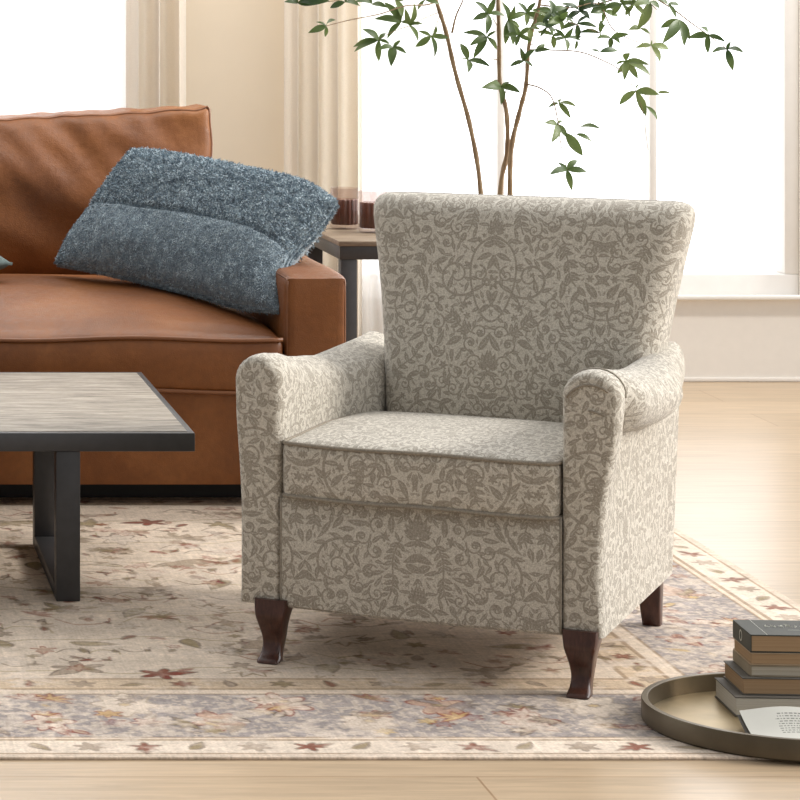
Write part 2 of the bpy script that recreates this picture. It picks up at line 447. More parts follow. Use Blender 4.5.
def leather_mat():
    m, nt, b = nmat('tan_leather'); v = mapping(nt)
    big = noise_tex(nt, v, 3.2, 5, .6, .5); fine = noise_tex(nt, v, 60, 4, .6)
    r = ramp(nt, [(.25, (.098, .029, .0060)), (.5, (.180, .060, .0135)), (.78, (.29, .112, .032))], big)
    c = mixc(nt, .12, r.outputs[0], (.30, .11, .035)); 
    mz = nt.nodes.new('ShaderNodeMix'); mz.data_type = 'RGBA'; mz.blend_type = 'OVERLAY'; mz.inputs[0].default_value = .22
    nt.links.new(c, mz.inputs[6]); fr = ramp(nt, [(.3, (.3,.3,.3)), (.7, (.7,.7,.7))], fine); nt.links.new(fr.outputs[0], mz.inputs[7])
    # pale scuffs
    sc = noise_tex(nt, v, 7, 8, .75, 1.2); sr = ramp(nt, [(.60, (0,0,0)), (.78, (1,1,1))], sc)
    fm = nt.nodes.new('ShaderNodeMath'); fm.operation = 'MULTIPLY'; fm.inputs[1].default_value = .35; nt.links.new(sr.outputs[0], fm.inputs[0])
    c2 = mixc(nt, fm.outputs[0], mz.outputs[2], (.36, .16, .065))
    nt.links.new(c2, b.inputs['Base Color'])
    rr = ramp(nt, [(.3, (.36,.36,.36)), (.7, (.52,.52,.52))], fine); nt.links.new(rr.outputs[0], b.inputs['Roughness'])
    b.inputs['Specular IOR Level'].default_value = .35
    cell = nt.nodes.new('ShaderNodeTexVoronoi'); cell.inputs['Scale'].default_value = 320; nt.links.new(v, cell.inputs['Vector'])
    wr = noise_tex(nt, v, 8, 4, .5, .35)
    ad = nt.nodes.new('ShaderNodeMath'); ad.operation = 'MULTIPLY_ADD'; ad.inputs[1].default_value = .08
    nt.links.new(cell.outputs[0], ad.inputs[0]); nt.links.new(wr, ad.inputs[2])
    bump(nt, b, ad.outputs[0], .45, .010)
    return m

def wood_mat(name, cols, stretch=(1, 14, 14), scale=3, rough=.5, bmp=.15):
    m, nt, b = nmat(name); v = mapping(nt, stretch)
    g = noise_tex(nt, v, scale, 8, .65, .6); g2 = noise_tex(nt, v, scale*9, 3, .6)
    ad = nt.nodes.new('ShaderNodeMath'); ad.operation = 'MULTIPLY_ADD'; ad.inputs[1].default_value = .35; nt.links.new(g2, ad.inputs[0]); nt.links.new(g, ad.inputs[2])
    n = len(cols); r = ramp(nt, [(.42+.42*i/(n-1), c) for i, c in enumerate(cols)], ad.outputs[0])
    nt.links.new(r.outputs[0], b.inputs['Base Color']); b.inputs['Roughness'].default_value = rough
    bump(nt, b, ad.outputs[0], bmp, .002)
    return m

def plank_mat():
    m, nt, b = nmat('oak_plank_floor'); v = mapping(nt)
    br = nt.nodes.new('ShaderNodeTexBrick'); nt.links.new(v, br.inputs['Vector'])
    br.offset = .37; br.inputs['Scale'].default_value = 1; br.inputs['Brick Width'].default_value = 1.9; br.inputs['Row Height'].default_value = .27
    br.inputs['Mortar Size'].default_value = .0022; br.inputs['Mortar Smooth'].default_value = .2; br.inputs['Bias'].default_value = 0
    br.inputs['Color1'].default_value = (.44, .325, .21, 1); br.inputs['Color2'].default_value = (.37, .27, .17, 1); br.inputs['Mortar'].default_value = (.28, .17, .09, 1)
    vg = mapping(nt, (1.2, 16, 16)); g = noise_tex(nt, vg, 3, 8, .65, .8)
    r = ramp(nt, [(.3, (.36,.36,.36)), (.7, (.62,.62,.62))], g)
    c = mixc(nt, .75, br.outputs[0], r.outputs[0], 'OVERLAY')
    nt.links.new(c, b.inputs['Base Color'])
    b.inputs['Roughness'].default_value = .30
    bump(nt, b, br.outputs['Fac'], -.3, .002)
    return m

def glass_mat(name, tint=(1,1,1), gloss=.08):
    m = bpy.data.materials.new(name); m.use_nodes = True; nt = m.node_tree; nt.nodes.clear()
    out = nt.nodes.new('ShaderNodeOutputMaterial'); t = nt.nodes.new('ShaderNodeBsdfTransparent'); g = nt.nodes.new('ShaderNodeBsdfGlossy')
    t.inputs[0].default_value = (*tint, 1); g.inputs['Roughness'].default_value = .03
    lw = nt.nodes.new('ShaderNodeFresnel'); lw.inputs[0].default_value = 1.45
    mx = nt.nodes.new('ShaderNodeMixShader'); gm = nt.nodes.new('ShaderNodeNewGeometry'); mt = nt.nodes.new('ShaderNodeMath'); mt.operation = 'MULTIPLY_ADD'
    inv = nt.nodes.new('ShaderNodeMath'); inv.operation = 'SUBTRACT'; inv.inputs[0].default_value = 1; nt.links.new(gm.outputs['Backfacing'], inv.inputs[1])
    mt.operation = 'MULTIPLY'; nt.links.new(lw.outputs[0], mt.inputs[0]); nt.links.new(inv.outputs[0], mt.inputs[1])
    nt.links.new(mt.outputs[0], mx.inputs[0]); nt.links.new(t.outputs[0], mx.inputs[1]); nt.links.new(g.outputs[0], mx.inputs[2])
    nt.links.new(mx.outputs[0], out.inputs[0]); return m

def cloth_mat(name, col, transp=0.0, transl=.4):
    m = bpy.data.materials.new(name); m.use_nodes = True; nt = m.node_tree; nt.nodes.clear()
    out = nt.nodes.new('ShaderNodeOutputMaterial')
    v = mapping(nt); n = noise_tex(nt, v, 400, 2); r = ramp(nt, [(.3, tuple(c*.94 for c in col)), (.7, tuple(min(1, c*1.04) for c in col))], n)
    d = nt.nodes.new('ShaderNodeBsdfDiffuse'); tl = nt.nodes.new('ShaderNodeBsdfTranslucent'); tp = nt.nodes.new('ShaderNodeBsdfTransparent')
    for s in (d, tl): nt.links.new(r.outputs[0], s.inputs[0])
    a = nt.nodes.new('ShaderNodeMixShader'); a.inputs[0].default_value = transl; nt.links.new(d.outputs[0], a.inputs[1]); nt.links.new(tl.outputs[0], a.inputs[2])
    c = nt.nodes.new('ShaderNodeMixShader'); c.inputs[0].default_value = transp; nt.links.new(a.outputs[0], c.inputs[1]); nt.links.new(tp.outputs[0], c.inputs[2])
    nt.links.new(c.outputs[0], out.inputs[0]); return m

def leaf_mat():
    m, nt, b = nmat('plant_leaf'); v = mapping(nt)
    oi = noise_tex(nt, v, 7, 2); r = ramp(nt, [(.3, (.045, .085, .03)), (.5, (.12, .18, .052)), (.72, (.27, .33, .12))], oi)
    nt.links.new(r.outputs[0], b.inputs['Base Color']); b.inputs['Roughness'].default_value = .42
    tl = nt.nodes.new('ShaderNodeBsdfTranslucent'); nt.links.new(r.outputs[0], tl.inputs[0])
    mx = nt.nodes.new('ShaderNodeMixShader'); mx.inputs[0].default_value = .28
    nt.links.new(b.outputs[0], mx.inputs[1]); nt.links.new(tl.outputs[0], mx.inputs[2])
    nt.links.new(mx.outputs[0], nt.nodes['Material Output'].inputs[0]); return m

M = {}
M['damask'] = damask_mat()
M['welt'] = plain('damask_welt', (.27, .235, .185), .9, var=.25, scale=250)
M['leather'] = leather_mat()
M['leather_seam'] = plain('leather_piping', (.20, .075, .027), .45)
M['black'] = plain('black_plinth', (.012, .011, .010), .7)
M['metal'] = plain('dark_powder_coated_metal', (.055, .054, .056), .42, .35, .08, 40)
M['table_wood'] = wood_mat('weathered_grey_wood', [(.09, .075, .058), (.235, .20, .158), (.41, .36, .295)], (1.3, 9, 9), 5, .55, .25)
M['side_wood'] = wood_mat('brown_grey_wood', [(.11, .075, .05), (.22, .165, .115), (.32, .25, .18)], (1, 12, 12), 4, .45, .15)
M['mahogany'] = wood_mat('dark_mahogany', [(.020, .007, .004), (.050, .017, .010), (.085, .032, .019)], (14, 14, 1.2), 4, .28, .05)
M['floor'] = plank_mat()
M['wall'] = plain('warm_beige_wall', (.80, .70, .56), .9, var=.02, scale=4)
M['white'] = plain('white_painted_trim', (.86, .84, .81), .5, var=.015)
M['offwhite'] = plain('cream_painted_panel', (.84, .80, .745), .6, var=.015)
M['glass'] = glass_mat('window_glass')
M['curtain'] = cloth_mat('cream_linen_curtain', (.95, .905, .835), 0, .48)
M['sheer'] = cloth_mat('white_sheer_voile', (.985, .98, .975), .5, .7)
M['brass'] = plain('brushed_bronze', (.40, .31, .18), .40, .8, .1, 20)
M['brass_out'] = plain('aged_bronze', (.125, .10, .066), .42, .7, .1, 20)
M['paper'] = plain('aged_page_edges', (.50, .34, .20), .85, var=.12, scale=5)
M['page_white'] = plain('pale_page', (.50, .49, .44), .85, var=.05, scale=8)
M['cover_dark'] = plain('dark_green_grey_cover', (.040, .042, .034), .65, var=.1)
M['cover_tan'] = plain('tan_kraft_cover', (.40, .29, .18), .7)
M['cover_olive'] = plain('olive_grey_cover', (.27, .22, .15), .7)
M['cover_grey'] = plain('grey_cover', (.10, .09, .075), .7)
M['ink_pale'] = plain('pale_ink', (.52, .52, .46), .7)
M['ink_dark'] = plain('grey_ink', (.17, .17, .15), .8)
M['bark'] = wood_mat('thin_plant_bark', [(.14, .085, .045), (.30, .20, .11), (.42, .31, .19)], (30, 30, 6), 3, .8, .3)
M['leaf'] = leaf_mat()
M['pot'] = plain('stoneware_pot', (.60, .56, .50), .6, bmp=.2)
M['soil'] = plain('potting_soil', (.04, .028, .018), .95, bmp=.8)
M['tumbler'] = glass_mat('clear_tumbler_glass', (.90, .86, .85))
M['drink'] = plain('dark_brown_wax', (.17, .085, .065), .22)
def striped(name, layers):      # page edges: fine stacked lines
    m, nt, b = nmat(name); v = mapping(nt, (1, 1, 1)); 
    n = nt.nodes.new('ShaderNodeTexNoise'); mp = mapping(nt, (.6, .6, 420)); nt.links.new(mp, n.inputs['Vector']); n.inputs['Scale'].default_value = 1.5; n.inputs['Detail'].default_value = 3
    r = ramp(nt, layers, n.outputs[0]); nt.links.new(r.outputs[0], b.inputs['Base Color']); b.inputs['Roughness'].default_value = .85; return m
M['pages_tan'] = striped('tan_page_edges', [(.3, (.27, .165, .085)), (.7, (.42, .28, .155))])
M['pages_pale'] = striped('pale_page_edges', [(.3, (.42, .39, .33)), (.7, (.66, .62, .54))])
M['pages_grey'] = striped('grey_page_edges', [(.3, (.30, .26, .20)), (.7, (.52, .47, .38))])

# fuzzy cushion
def fur_mat(name, dark, mid, light, scale=18):
    m, nt, b = nmat(name); v = mapping(nt); n = noise_tex(nt, v, scale, 4, .7); n2 = noise_tex(nt, v, 260, 2, .6)
    ad = nt.nodes.new('ShaderNodeMath'); ad.operation = 'MULTIPLY_ADD'; ad.inputs[1].default_value = .7; nt.links.new(n2, ad.inputs[0]); nt.links.new(n, ad.inputs[2])
    r = ramp(nt, [(.6, dark), (.85, mid), (1.0, light)], ad.outputs[0])
    nt.links.new(r.outputs[0], b.inputs['Base Color']); b.inputs['Roughness'].default_value = .85
    b.inputs['Sheen Weight'].default_value = .4
    return m
M['fur'] = fur_mat('slate_blue_pile', (.09, .135, .175), (.245, .325, .385), (.55, .65, .70), 45)
M['fur_base'] = fur_mat('slate_blue_cloth', (.11, .15, .185), (.20, .26, .30), (.30, .36, .39), 40)
M['teal'] = plain('grey_green_cushion', (.115, .15, .145), .9, var=.2, scale=60)

# ------------------------------------------------------------------ the setting
YW = 10.2                                            # window wall
FZ = -.006                                           # bare floor; the rug's top is z = 0
struct(box('floor', -3.0, 5.5, -.6, YW+.3, -.06, FZ, M['floor'], bev=0))
WIN1 = (-.95, 1.18); WIN2 = (1.80, 3.52); ZS, ZT = .37, 2.95
bm = bmesh.new()
for a, b_ in ((-3.0, WIN1[0]), (WIN1[1], WIN2[0])):
    add_box(bm, a, b_, YW, YW+.2, FZ, 3.2)
add_box(bm, WIN1[0], WIN1[1], YW, YW+.2, FZ, ZS); add_box(bm, WIN1[0], WIN1[1], YW, YW+.2, ZT, 3.2)
struct(bm_obj('wall_back', bm, M['wall']))
bm = bmesh.new()
add_box(bm, WIN2[0], 5.5, YW, YW+.2, FZ, ZS-.075); add_box(bm, WIN2[1], 5.5, YW, YW+.2, ZS-.075, 3.2); add_box(bm, WIN2[0], WIN2[1], YW, YW+.2, ZT, 3.2)
struct(bm_obj('wall_right', bm, M['offwhite']))

def window(name, x0, x1, mull, label):
    w = thing(name, label, 'window', (x0, YW, 0)); struct(w)
    bm = bmesh.new()
    L = x1-x0
    add_box(bm, 0, L, .02, .12, ZS-.075, ZS, .004); add_box(bm, 0, L, .02, .12, ZT-.06, ZT, .004)
    add_box(bm, 0, .05, .02, .12, ZS, ZT-.06, .004); add_box(bm, L-.05, L, .02, .12, ZS, ZT-.06, .004)
    bm_obj('window_frame', bm, M['white'], w)
    for m_ in mull:
        box('mullion', m_-x0-.0125, m_-x0+.0125, .03, .10, ZS, ZT-.06, M['white'], w, .003)
    box('window_pane', .04, L-.04, .06, .066, ZS-.01, ZT-.05, M['glass'], w, 0)
    return w
window('window_1', WIN1[0], WIN1[1], [.1], 'bright window behind the leather sofa')
w2 = window('window_2', WIN2[0], WIN2[1], [(501+200)*(YW+.03)/F, (653.5+200)*(YW+.03)/F], 'wide bright window behind the patterned armchair and plant')
struct(box('trim_1', WIN2[0]-.02, 5.5, YW-.03, YW+.001, ZS-.085, ZS-.07, M['white'], bev=.004))     # sill nosing
struct(box('baseboard_back', -3.0, WIN2[0], YW-.014, YW, FZ, .10, M['white'], bev=.004))
struct(box('trim_2', WIN2[0], 5.5, YW-.006, YW, FZ+.001, .008, M['offwhite'], bev=.001))

def drape(name, x0, x1, yc, amp, waves, mat, label, cat, seed, lap=.10, zb=-.004, zt=2.9, group=None):
    rnd = random.Random(seed); n = waves*16; nz = 14
    ph = [rnd.uniform(-.35, .35) for _ in range(waves+2)]
    V = []; Fc = []
    for k in range(nz+1):
        z = zb+(zt-zb)*k/nz; fl = 1+.12*(1-k/nz)
        for i in range(n+1):
            t = i/n; q = t*waves; j = int(min(q, waves-1e-6)); f = q-j
            x = x0+(x1-x0)*(j+f+lap*math.sin(2*PI*f)*(1+ph[j]))/waves
            y = yc-amp*fl*(.5-.5*math.cos(2*PI*f))*(1+ph[j]*.8)+.004*math.sin(z*3+j)
            V.append((x-x0, y-yc, z))
    for k in range(nz):
        for i in range(n):
            a = k*(n+1)+i; Fc.append((a, a+1, a+n+2, a+n+1))
    o = mesh_from(name, V, Fc, mat); o.location = (x0, yc, 0)
    md = o.modifiers.new('thickness', 'SOLIDIFY'); md.thickness = .003
    return tag(o, label, cat, group)
cx = lambda px, d: (px-PX)*d/F
YC = 10.08
drape('curtain', cx(126, YC), cx(186, YC), YC, .075, 3, M['curtain'], 'narrow cream pleated curtain at the window behind the sofa', 'curtain', 1)
drape('curtain', cx(284, YC), cx(362, YC), YC, .075, 4, M['curtain'], 'cream pleated curtain behind the side table and glass jars', 'curtain', 5)
drape('sheer_curtain', cx(-60, YC+.03), cx(130, YC+.03), YC+.03, .05, 7, M['sheer'], 'white sheer curtain over the window behind the sofa', 'sheer curtain', 3, .03)
drape('sheer_curtain', cx(355, YC+.03), cx(452, YC+.03), YC+.03, .05, 4, M['sheer'], 'white sheer curtain left of the plant, behind the armchair', 'sheer curtain', 9, .03)

# ------------------------------------------------------------------ rug
RX0, RX1, RY0, RY1 = -.62, 2.248, 5.239, 8.35
RUG_T = .006
im_rug = new_image('rug_weave', rug_image(RX1-RX0, RY1-RY0), 'Linear Rec.709')
m, nt, b = nmat('woven_rug')
tc = nt.nodes.new('ShaderNodeTexCoord'); mp = nt.nodes.new('ShaderNodeMapping'); mp.inputs['Scale'].default_value = (1/(RX1-RX0), 1/(RY1-RY0), 1)
nt.links.new(tc.outputs['Object'], mp.inputs[0])
tex = nt.nodes.new('ShaderNodeTexImage'); tex.image = im_rug; tex.extension = 'EXTEND'; nt.links.new(mp.outputs[0], tex.inputs[0])
vv = mapping(nt); nn = noise_tex(nt, vv, 260, 3, .6)
rr = ramp(nt, [(.3, (.38,.38,.38)), (.7, (.62,.62,.62))], nn)
nt.links.new(mixc(nt, .5, tex.outputs[0], rr.outputs[0], 'OVERLAY'), b.inputs['Base Color'])
b.inputs['Roughness'].default_value = .95; bump(nt, b, nn, .4, .002)
rug = box('area_rug', 0, RX1-RX0, 0, RY1-RY0, 0, RUG_T, m, bev=.0025)
rug.location = (RX0, RY0, FZ)
tag(rug, 'large faded oriental rug with grey floral border under the armchair', 'rug')
FLOOR = .0005

# ------------------------------------------------------------------ armchair
TH = math.radians(27.3)
chair = thing('armchair', 'beige and taupe damask armchair with rolled arms and dark wooden legs', 'armchair', (1.4105, 6.162, FLOOR), -TH)
ZB = .112
def yr(z, side=1): return .357+.22*(z-.115)+(0 if side > 0 else max(0, z-.3)*.28)
YF = -.365

def arm_profile(zt, bulge, ins, fm=0, fw=.11):
    P = [(0, ZB+.0), (0, .22), (0, .34), (0, .42), (0, .475)]
    cxu, rz = .060, .062
    for k in range(13):
        a = math.radians(175-k*(175+62)/12)
        rx = .060 if a > PI/2 else .018+.048*bulge
        P.append((cxu+rx*math.cos(a), zt-rz+rz*math.sin(a)))
    P += [(.080+.004*bulge, zt-.122), (.080, zt-.15), (.080, .40), (.080, .32), (.080, .22), (.080, ZB)]
    if fm > 0:                                        # front panel: straight sides, round top
        Q = P[:5]
        for k in range(13):
            a = math.radians(176-k*172/12); Q.append((fw/2+fw/2*math.cos(a), zt-.052+.052*math.sin(a)))
        for (x, z) in P[18:]:
            t = max(0, min(1, (z-.30)/(zt-.06-.30))); Q.append((.080+(fw-.080)*t*t*(3-2*t), z))
        P = [(a[0]+(b_[0]-a[0])*fm, a[1]+(b_[1]-a[1])*fm) for a, b_ in zip(P, Q)]
    if ins > 0:
        n = len(P); Q = []
        for i, p in enumerate(P):
            a, c = P[i-1], P[(i+1) % n]
            t = Vector((c[0]-a[0], c[1]-a[1])).normalized(); nrm = Vector((t.y, -t.x))
            Q.append((p[0]+nrm.x*ins, p[1]+nrm.y*ins))
        P = Q
    return P
def arm_top(y, side=1):
    ks = [(-.37, .636), (-.31, .636), (-.24, .626), (-.16, .614), (-.05, .602), (.08, .596), (.2, .597), (.32, .600), (.48, .606)]
    if side < 0: ks = [(a, c-(.009 if a < -.2 else .024 if a > 0 else .016)) for a, c in ks]
    for (a, za), (c, zc) in zip(ks, ks[1:]):
        if y <= c:
            t = max(0, (y-a)/(c-a)); return za+(zc-za)*(t*t*(3-2*t))
    return ks[-1][1]
def arm_mesh(side):
    secs = []
    for s, ins in ((0, .016), (0.003, .009), (.010, .004), (.022, .0012), (.04, 0), (.07, 0), (.1, 0), (.14, 0), (.18, 0), (.24, 0), (.3, 0), (.38, 0), (.46, 0), (.54, 0), (.62, 0), (.7, 0), (.78, 0), (.86, 0), (.93, 0), (1, 0)):
        yy = YF+s*(.44-YF); b_ = 1.0 if s < .7 else 1-.75*((s-.7)/.3)
        fm = max(0, min(1, (.15-s)/.10)); fm = fm*fm*(3-2*fm)
        if s < .7: b_ = 1.35 if side > 0 else .7
        elif side < 0: b_ *= .7
        sec = []
        for u, z in arm_profile(arm_top(yy, side), b_, ins, fm, .116 if side > 0 else .092):
            if side < 0 and u < .03: t = max(0, min(1, (s-.5)/.25)); u -= .036*t*t*(3-2*t)
            sec.append((side*(.285+u*(1 if side > 0 else 1.14)), YF+s*(yr(z, side)-YF), z))
        secs.append(sec)
    V, Fc = loft(secs)
    o = mesh_from('armrest', V, Fc, M['damask'], chair, True, 50)
    # seam cord round the inner edge of the front panel and pleats on the scroll
    def cord(nm, pts, r):
        V, Fc = tube_geo(pts, r, 6); mesh_from(nm, V, Fc, M['welt'], o)
    cord('front_seam', [(side*.2855, YF+.001, z) for z in np.linspace(ZB+.004, .34, 8)], .0026)
    if side < 0: return o                             # the pleats show on the right arm only
    cord('scroll_welt', [Vector(p)+Vector((0, 0, .0004)) for p in secs[5][6:18]], .0026)
    pts = []
    for i in range(11):
        a = math.radians(158-i*14); pts.append((side*(.285+.058+.050*math.cos(a)), YF-.0005, arm_top(YF, side)-.070+.044*math.sin(a)))
    pts = [(side*(.285+(abs(x)-.285)*(1 if side > 0 else 1.06)), y, z) for x, y, z in pts]
    cord('pleat', pts[:9], .0024)
    pts = [(side*(.285+.055), YF-.001, .560), (side*(.285+.072), YF-.001, .556), (side*(.285+.090), YF+.003, .548)]
    cord('pleat', catmull(pts, 5), .0022)
    return o
arm_mesh(1); arm_mesh(-1)

# seat base with slightly bowed lower edge
secs = []
for x in np.linspace(-.286, .286, 25):
    sag = .004*(1-(x/.286)**2)
    pr = rrect(1, 1, .1, 3)
    sec = []
    for z, y in ((ZB+.006-sag, YF+.004), (ZB-sag, YF+.012), (ZB-sag, .30), (.30, .40), (.345, .40), (.345, YF+.008), (.335, YF+.001), (.23, YF+.001), (ZB+.02, YF+.001)):
        sec.append((x, y, z))
    secs.append(sec)
V, Fc = loft(secs); mesh_from('seat_base', V, Fc, M['damask'], chair, True, 40)

# back: lofted upwards, flaring to the top
BX = .042
def back_sec(z, hw, yf, yb, r, bow, dz=0):
    hy = (yb-yf)/2; P = []
    for x, y in rrect(hw, hy, r, 6):
        a = x/hw
        yy = (yf+yb)/2+y
        if y < 0: yy += -bow*(1-a*a)+.012*abs(a)**3
        P.append((BX-.016+.030*z+x, yy, z+dz*(1-a*a)))
    # refine the long edges
    Q = []
    for i, p in enumerate(P):
        q = P[(i+1) % len(P)]; Q.append(p)
        if i % 7 == 6:
            n = 14
            for k in range(1, n):
                t = k/n; x = p[0]+(q[0]-p[0])*t; a = (x-BX+.016-.030*z)/hw
                y = p[1]+(q[1]-p[1])*t
                if abs(p[0]-q[0]) > abs(p[1]-q[1]) and y < (yf+yb)/2:
                    y0 = yf; y = y0-bow*(1-a*a)+.012*abs(a)**3
                Q.append((x, y, z+dz*(1-a*a)))
    return Q
L = []
for z, hw, yf, yb, r, bow in ((.13, .235, .18, .345, .03, 0), (.30, .250, .20, .395, .035, .0), (.40, .266, .212, .42, .04, .015), (.46, .276, .222, .435, .045, .03), (.54, .286, .236, .445, .05, .036), (.62, .297, .252, .452, .05, .036), (.70, .311, .268, .456, .05, .034), (.78, .327, .284, .458, .05, .03),
                              (.84, .339, .296, .458, .05, .026), (.868, .345, .303, .456, .05, .024), (.890, .3475, .311, .452, .05, .022), (.904, .345, .322, .445, .048, .018), (.913, .337, .335, .434, .042, .013), (.9185, .324, .352, .420, .032, .007), (.920, .31, .366, .408, .02, .002)):
    hw += .006+.004*max(0, min(1, (.75-z)/.2))
    L.append(back_sec(z, hw, yf, yb, r, bow))
V, Fc = loft(L); mesh_from('backrest', V, Fc, M['damask'], chair, True, 60)

# seat cushion with piping
CW, CD, CH = .564, .62, .118
def cush_fn(p):
    p = p.copy()
    a = 2*p.x/CW
    if p.y < 0: p.y -= .012*(1-a*a)*(1-abs(2*p.z/CH)**2*.3)
    p.z -= .016*max(0, p.y/.3)*(1 if p.z > 0 else 0)
    if p.y < -.25: p.z += .0015*math.sin(5*a+1)
    return p
bm = pillow_box(CW, CD, CH, .018, 40, 40, 10, .014, cush_fn)
for v in bm.verts: v.co += Vector((0, -.065, .397))
cu = bm_obj('seat_cushion', bm, M['damask'], chair, True, 60)
g = Geo()
for zz in (CH/2-.006, -CH/2+.007):
    pts = []
    for x, y in rrect(CW/2-.002, CD/2-.002, .02, 4):
        pts.append((x, y))
    ring = []
    for i in range(len(pts)):
        p, q = pts[i], pts[(i+1) % len(pts)]
        n = max(1, int(math.hypot(p[0]-q[0], p[1]-q[1])/.03))
        for k in range(n): ring.append((p[0]+(q[0]-p[0])*k/n, p[1]+(q[1]-p[1])*k/n))
    R = []
    for x, y in ring:
        p = cush_fn(Vector((x, y, zz))); n = Vector((x/CW, y/CD, 0)).normalized()
        R.append(p+Vector((0, -.065, .397))+n*.001+Vector((0, 0, (.002 if zz > 0 else -.001))))
    g.add(tube_geo(R, .0042, 8, True))
g.build('piping', M['welt'], cu)

# legs
def cabriole(sx):
    prof = [(.128, .042, .000), (.110, .041, .003), (.092, .037, .008), (.072, .031, .006), (.052, .0265, .001), (.034, .0235, .002), (.018, .0235, .012), (.008, .026, .023), (.002, .027, .027), (0, .025, .026)]
    P = catmull([(a, b_, c) for a, b_, c in prof], 3); secs = []
    for p in P:
        z, wd, off = p
        secs.append([(sx*(.324 if sx > 0 else .306)+x, -.342-off*1.2+y, z) for x, y in rrect(wd*.82, wd*.82, wd*.2, 2)])
    V, Fc = loft(secs); return mesh_from('leg', V, Fc, M['mahogany'], chair, True, 45)
def rear_leg(sx):
    secs = []
    for k in range(7):
        t = k/6; z = .16*(1-t); hw = .029-.010*t; dy = .030*t*t
        secs.append([(sx*(.325)+x, .325+dy+y-.01, z) for x, y in rrect(hw, hw*.9, .005, 2)])
    V, Fc = loft(secs); return mesh_from('leg', V, Fc, M['mahogany'], chair, True, 45)
cabriole(-1); cabriole(1); rear_leg(-1); rear_leg(1)

# ------------------------------------------------------------------ sofa
SY = 7.733
sofa = thing('leather_sofa', 'tan brown leather sofa with deep cushions in front of the windows', 'sofa', (.2, 8.45, FLOOR))
def sx(x): return x-.2
def sy(y): return y-8.45
def sz(z): return z-FLOOR
AX0, AX1 = 1.295, 1.460
box('plinth', sx(-1.0), sx(1.42), sy(7.875), sy(9.15), 0, sz(.06), M['black'], sofa)
bm = pillow_box(AX0+1.2, 1.36, .262, .012, 40, 20, 8)
for v in bm.verts: v.co += Vector((sx((AX0-1.2)/2), sy(SY+.012+.68), sz(.054+.131)))
bs = bm_obj('base', bm, M['leather'], sofa, True, 50)
def leather_arm(x0, x1):
    w, d, h = x1-x0, 1.42, .562
    def fn(p):
        p = p.copy(); p.z += .006*noise.noise(p*5); p.x += .004*noise.noise(p*6+Vector((3, 1, 2))); return p
    bm = pillow_box(w, d, h, .016, 12, 40, 20, .006, fn)
    for v in bm.verts: v.co += Vector((sx((x0+x1)/2), sy(SY+d/2), sz(.052+h/2)))
    o = bm_obj('armrest', bm, M['leather'], sofa, True, 60)
    g = Geo()
    for xx in (x0+.006, x1-.006):
        g.add(tube_geo([(sx(xx), sy(SY+.006), sz(z)) for z in np.linspace(.07, .600, 20)]+[(sx(xx), sy(y), sz(.607)) for y in np.linspace(SY+.02, 9.1, 20)], .003, 6))
    g.build('piping', M['leather_seam'], o)
leather_arm(AX0, AX1); leather_arm(-1.2, -1.04)
def seat_cushion(x0, x1):
    w, d, h = x1-x0, 1.16, .15
    def fn(p):
        p = p.copy(); a = 2*p.x/w; b_ = 2*p.y/d
        if p.z > 0: p.z += .080*(1-abs(a)**4)*(1-abs(b_)**2.5)+.015*noise.noise(Vector((p.x*4, p.y*3, 1)))*(1-b_*b_)+.028*max(0, b_)
        if p.y < -.5: p.y -= .012*(1-(2*p.z/h)**2)*(1-a**6); p.z += .004*math.sin(p.x*11)
        return p
    bm = pillow_box(w, d, h, .022, 50, 50, 8, 0, fn)
    for v in bm.verts: v.co += Vector((sx((x0+x1)/2), sy(SY-.004+d/2), sz(.378)))
    o = bm_obj('seat_cushion', bm, M['leather'], sofa, True, 60)
    g = Geo()
    for z0, r in ((h/2-.008, .0055), (-h/2+.006, .0055)):
        pts = []
        for x in np.linspace(-w/2+.004, w/2-.004, 40):
            p = fn(Vector((x, -d/2+.002, z0))); pts.append((p.x+sx((x0+x1)/2), p.y+sy(SY-.004+d/2)-.001, p.z+sz(.378)+(.003 if z0 > 0 else 0)))
        g.add(tube_geo(pts, r, 8))
    g.build('piping', M['leather_seam'], o)
seat_cushion(.205, AX0-.004); seat_cushion(-1.035, .195)
def back_cushion(x0, x1):
    w, h, d = x1-x0, .532, .24
    def fn(p):
        p = p.copy(); a = 2*p.x/w; c = 2*p.z/h
        if p.y < 0:
            p.y -= .085*(1-a**4)*(1-c**2)
            fold = .022*noise.noise(Vector((p.x*13+p.z*9, p.z*3, 5)))*max(0, .25+.75*c)+.024*noise.noise(Vector((p.x*4+p.z*5, p.z*5, 2)))
            p.y += fold*(1-a**6)
        else: p.y += .03*(1-a**2)*(1-c**2)
        if c > 0: p.z -= c*(.034*max(0, min(1, (.85-a)/1.2))-.012*math.exp(-((1-a)/.05)**2))
        if c > .55: p.z += .007*(c-.55)/.45*noise.noise(Vector((p.x*16, p.y*6, 4)))
        p.x += .006*noise.noise(Vector((1, p.y*9, p.z*9)))
        t = .5+c/2
        p.y += .13*t                                # leans back
        return p
    bm = pillow_box(w, d, h, .028, 70, 12, 44, 0, fn)
    base = Vector((sx((x0+x1)/2), sy(9.000), sz(.475+h/2)))
    for v in bm.verts: v.co += base
    o = bm_obj('back_cushion', bm, M['leather'], sofa, True, 60)
    g = Geo()
    for y0 in (-d/2+.012,):
        pts = []
        ring = [(x, h/2-.007) for x in np.linspace(-w/2+.01, w/2-.012, 50)]+[(w/2-.006, z) for z in np.linspace(h/2-.015, -h/2+.02, 30)]
        for x, z in ring:
            p = fn(Vector((x, y0, z))); pts.append(p+base)
        g.add(tube_geo(pts, .0045, 6))
    g.build('piping', M['leather_seam'], o)
back_cushion(.205, 1.278); back_cushion(-.86, .195)
bm = pillow_box(AX0+1.04, .12, .56, .03, 30, 6, 12)
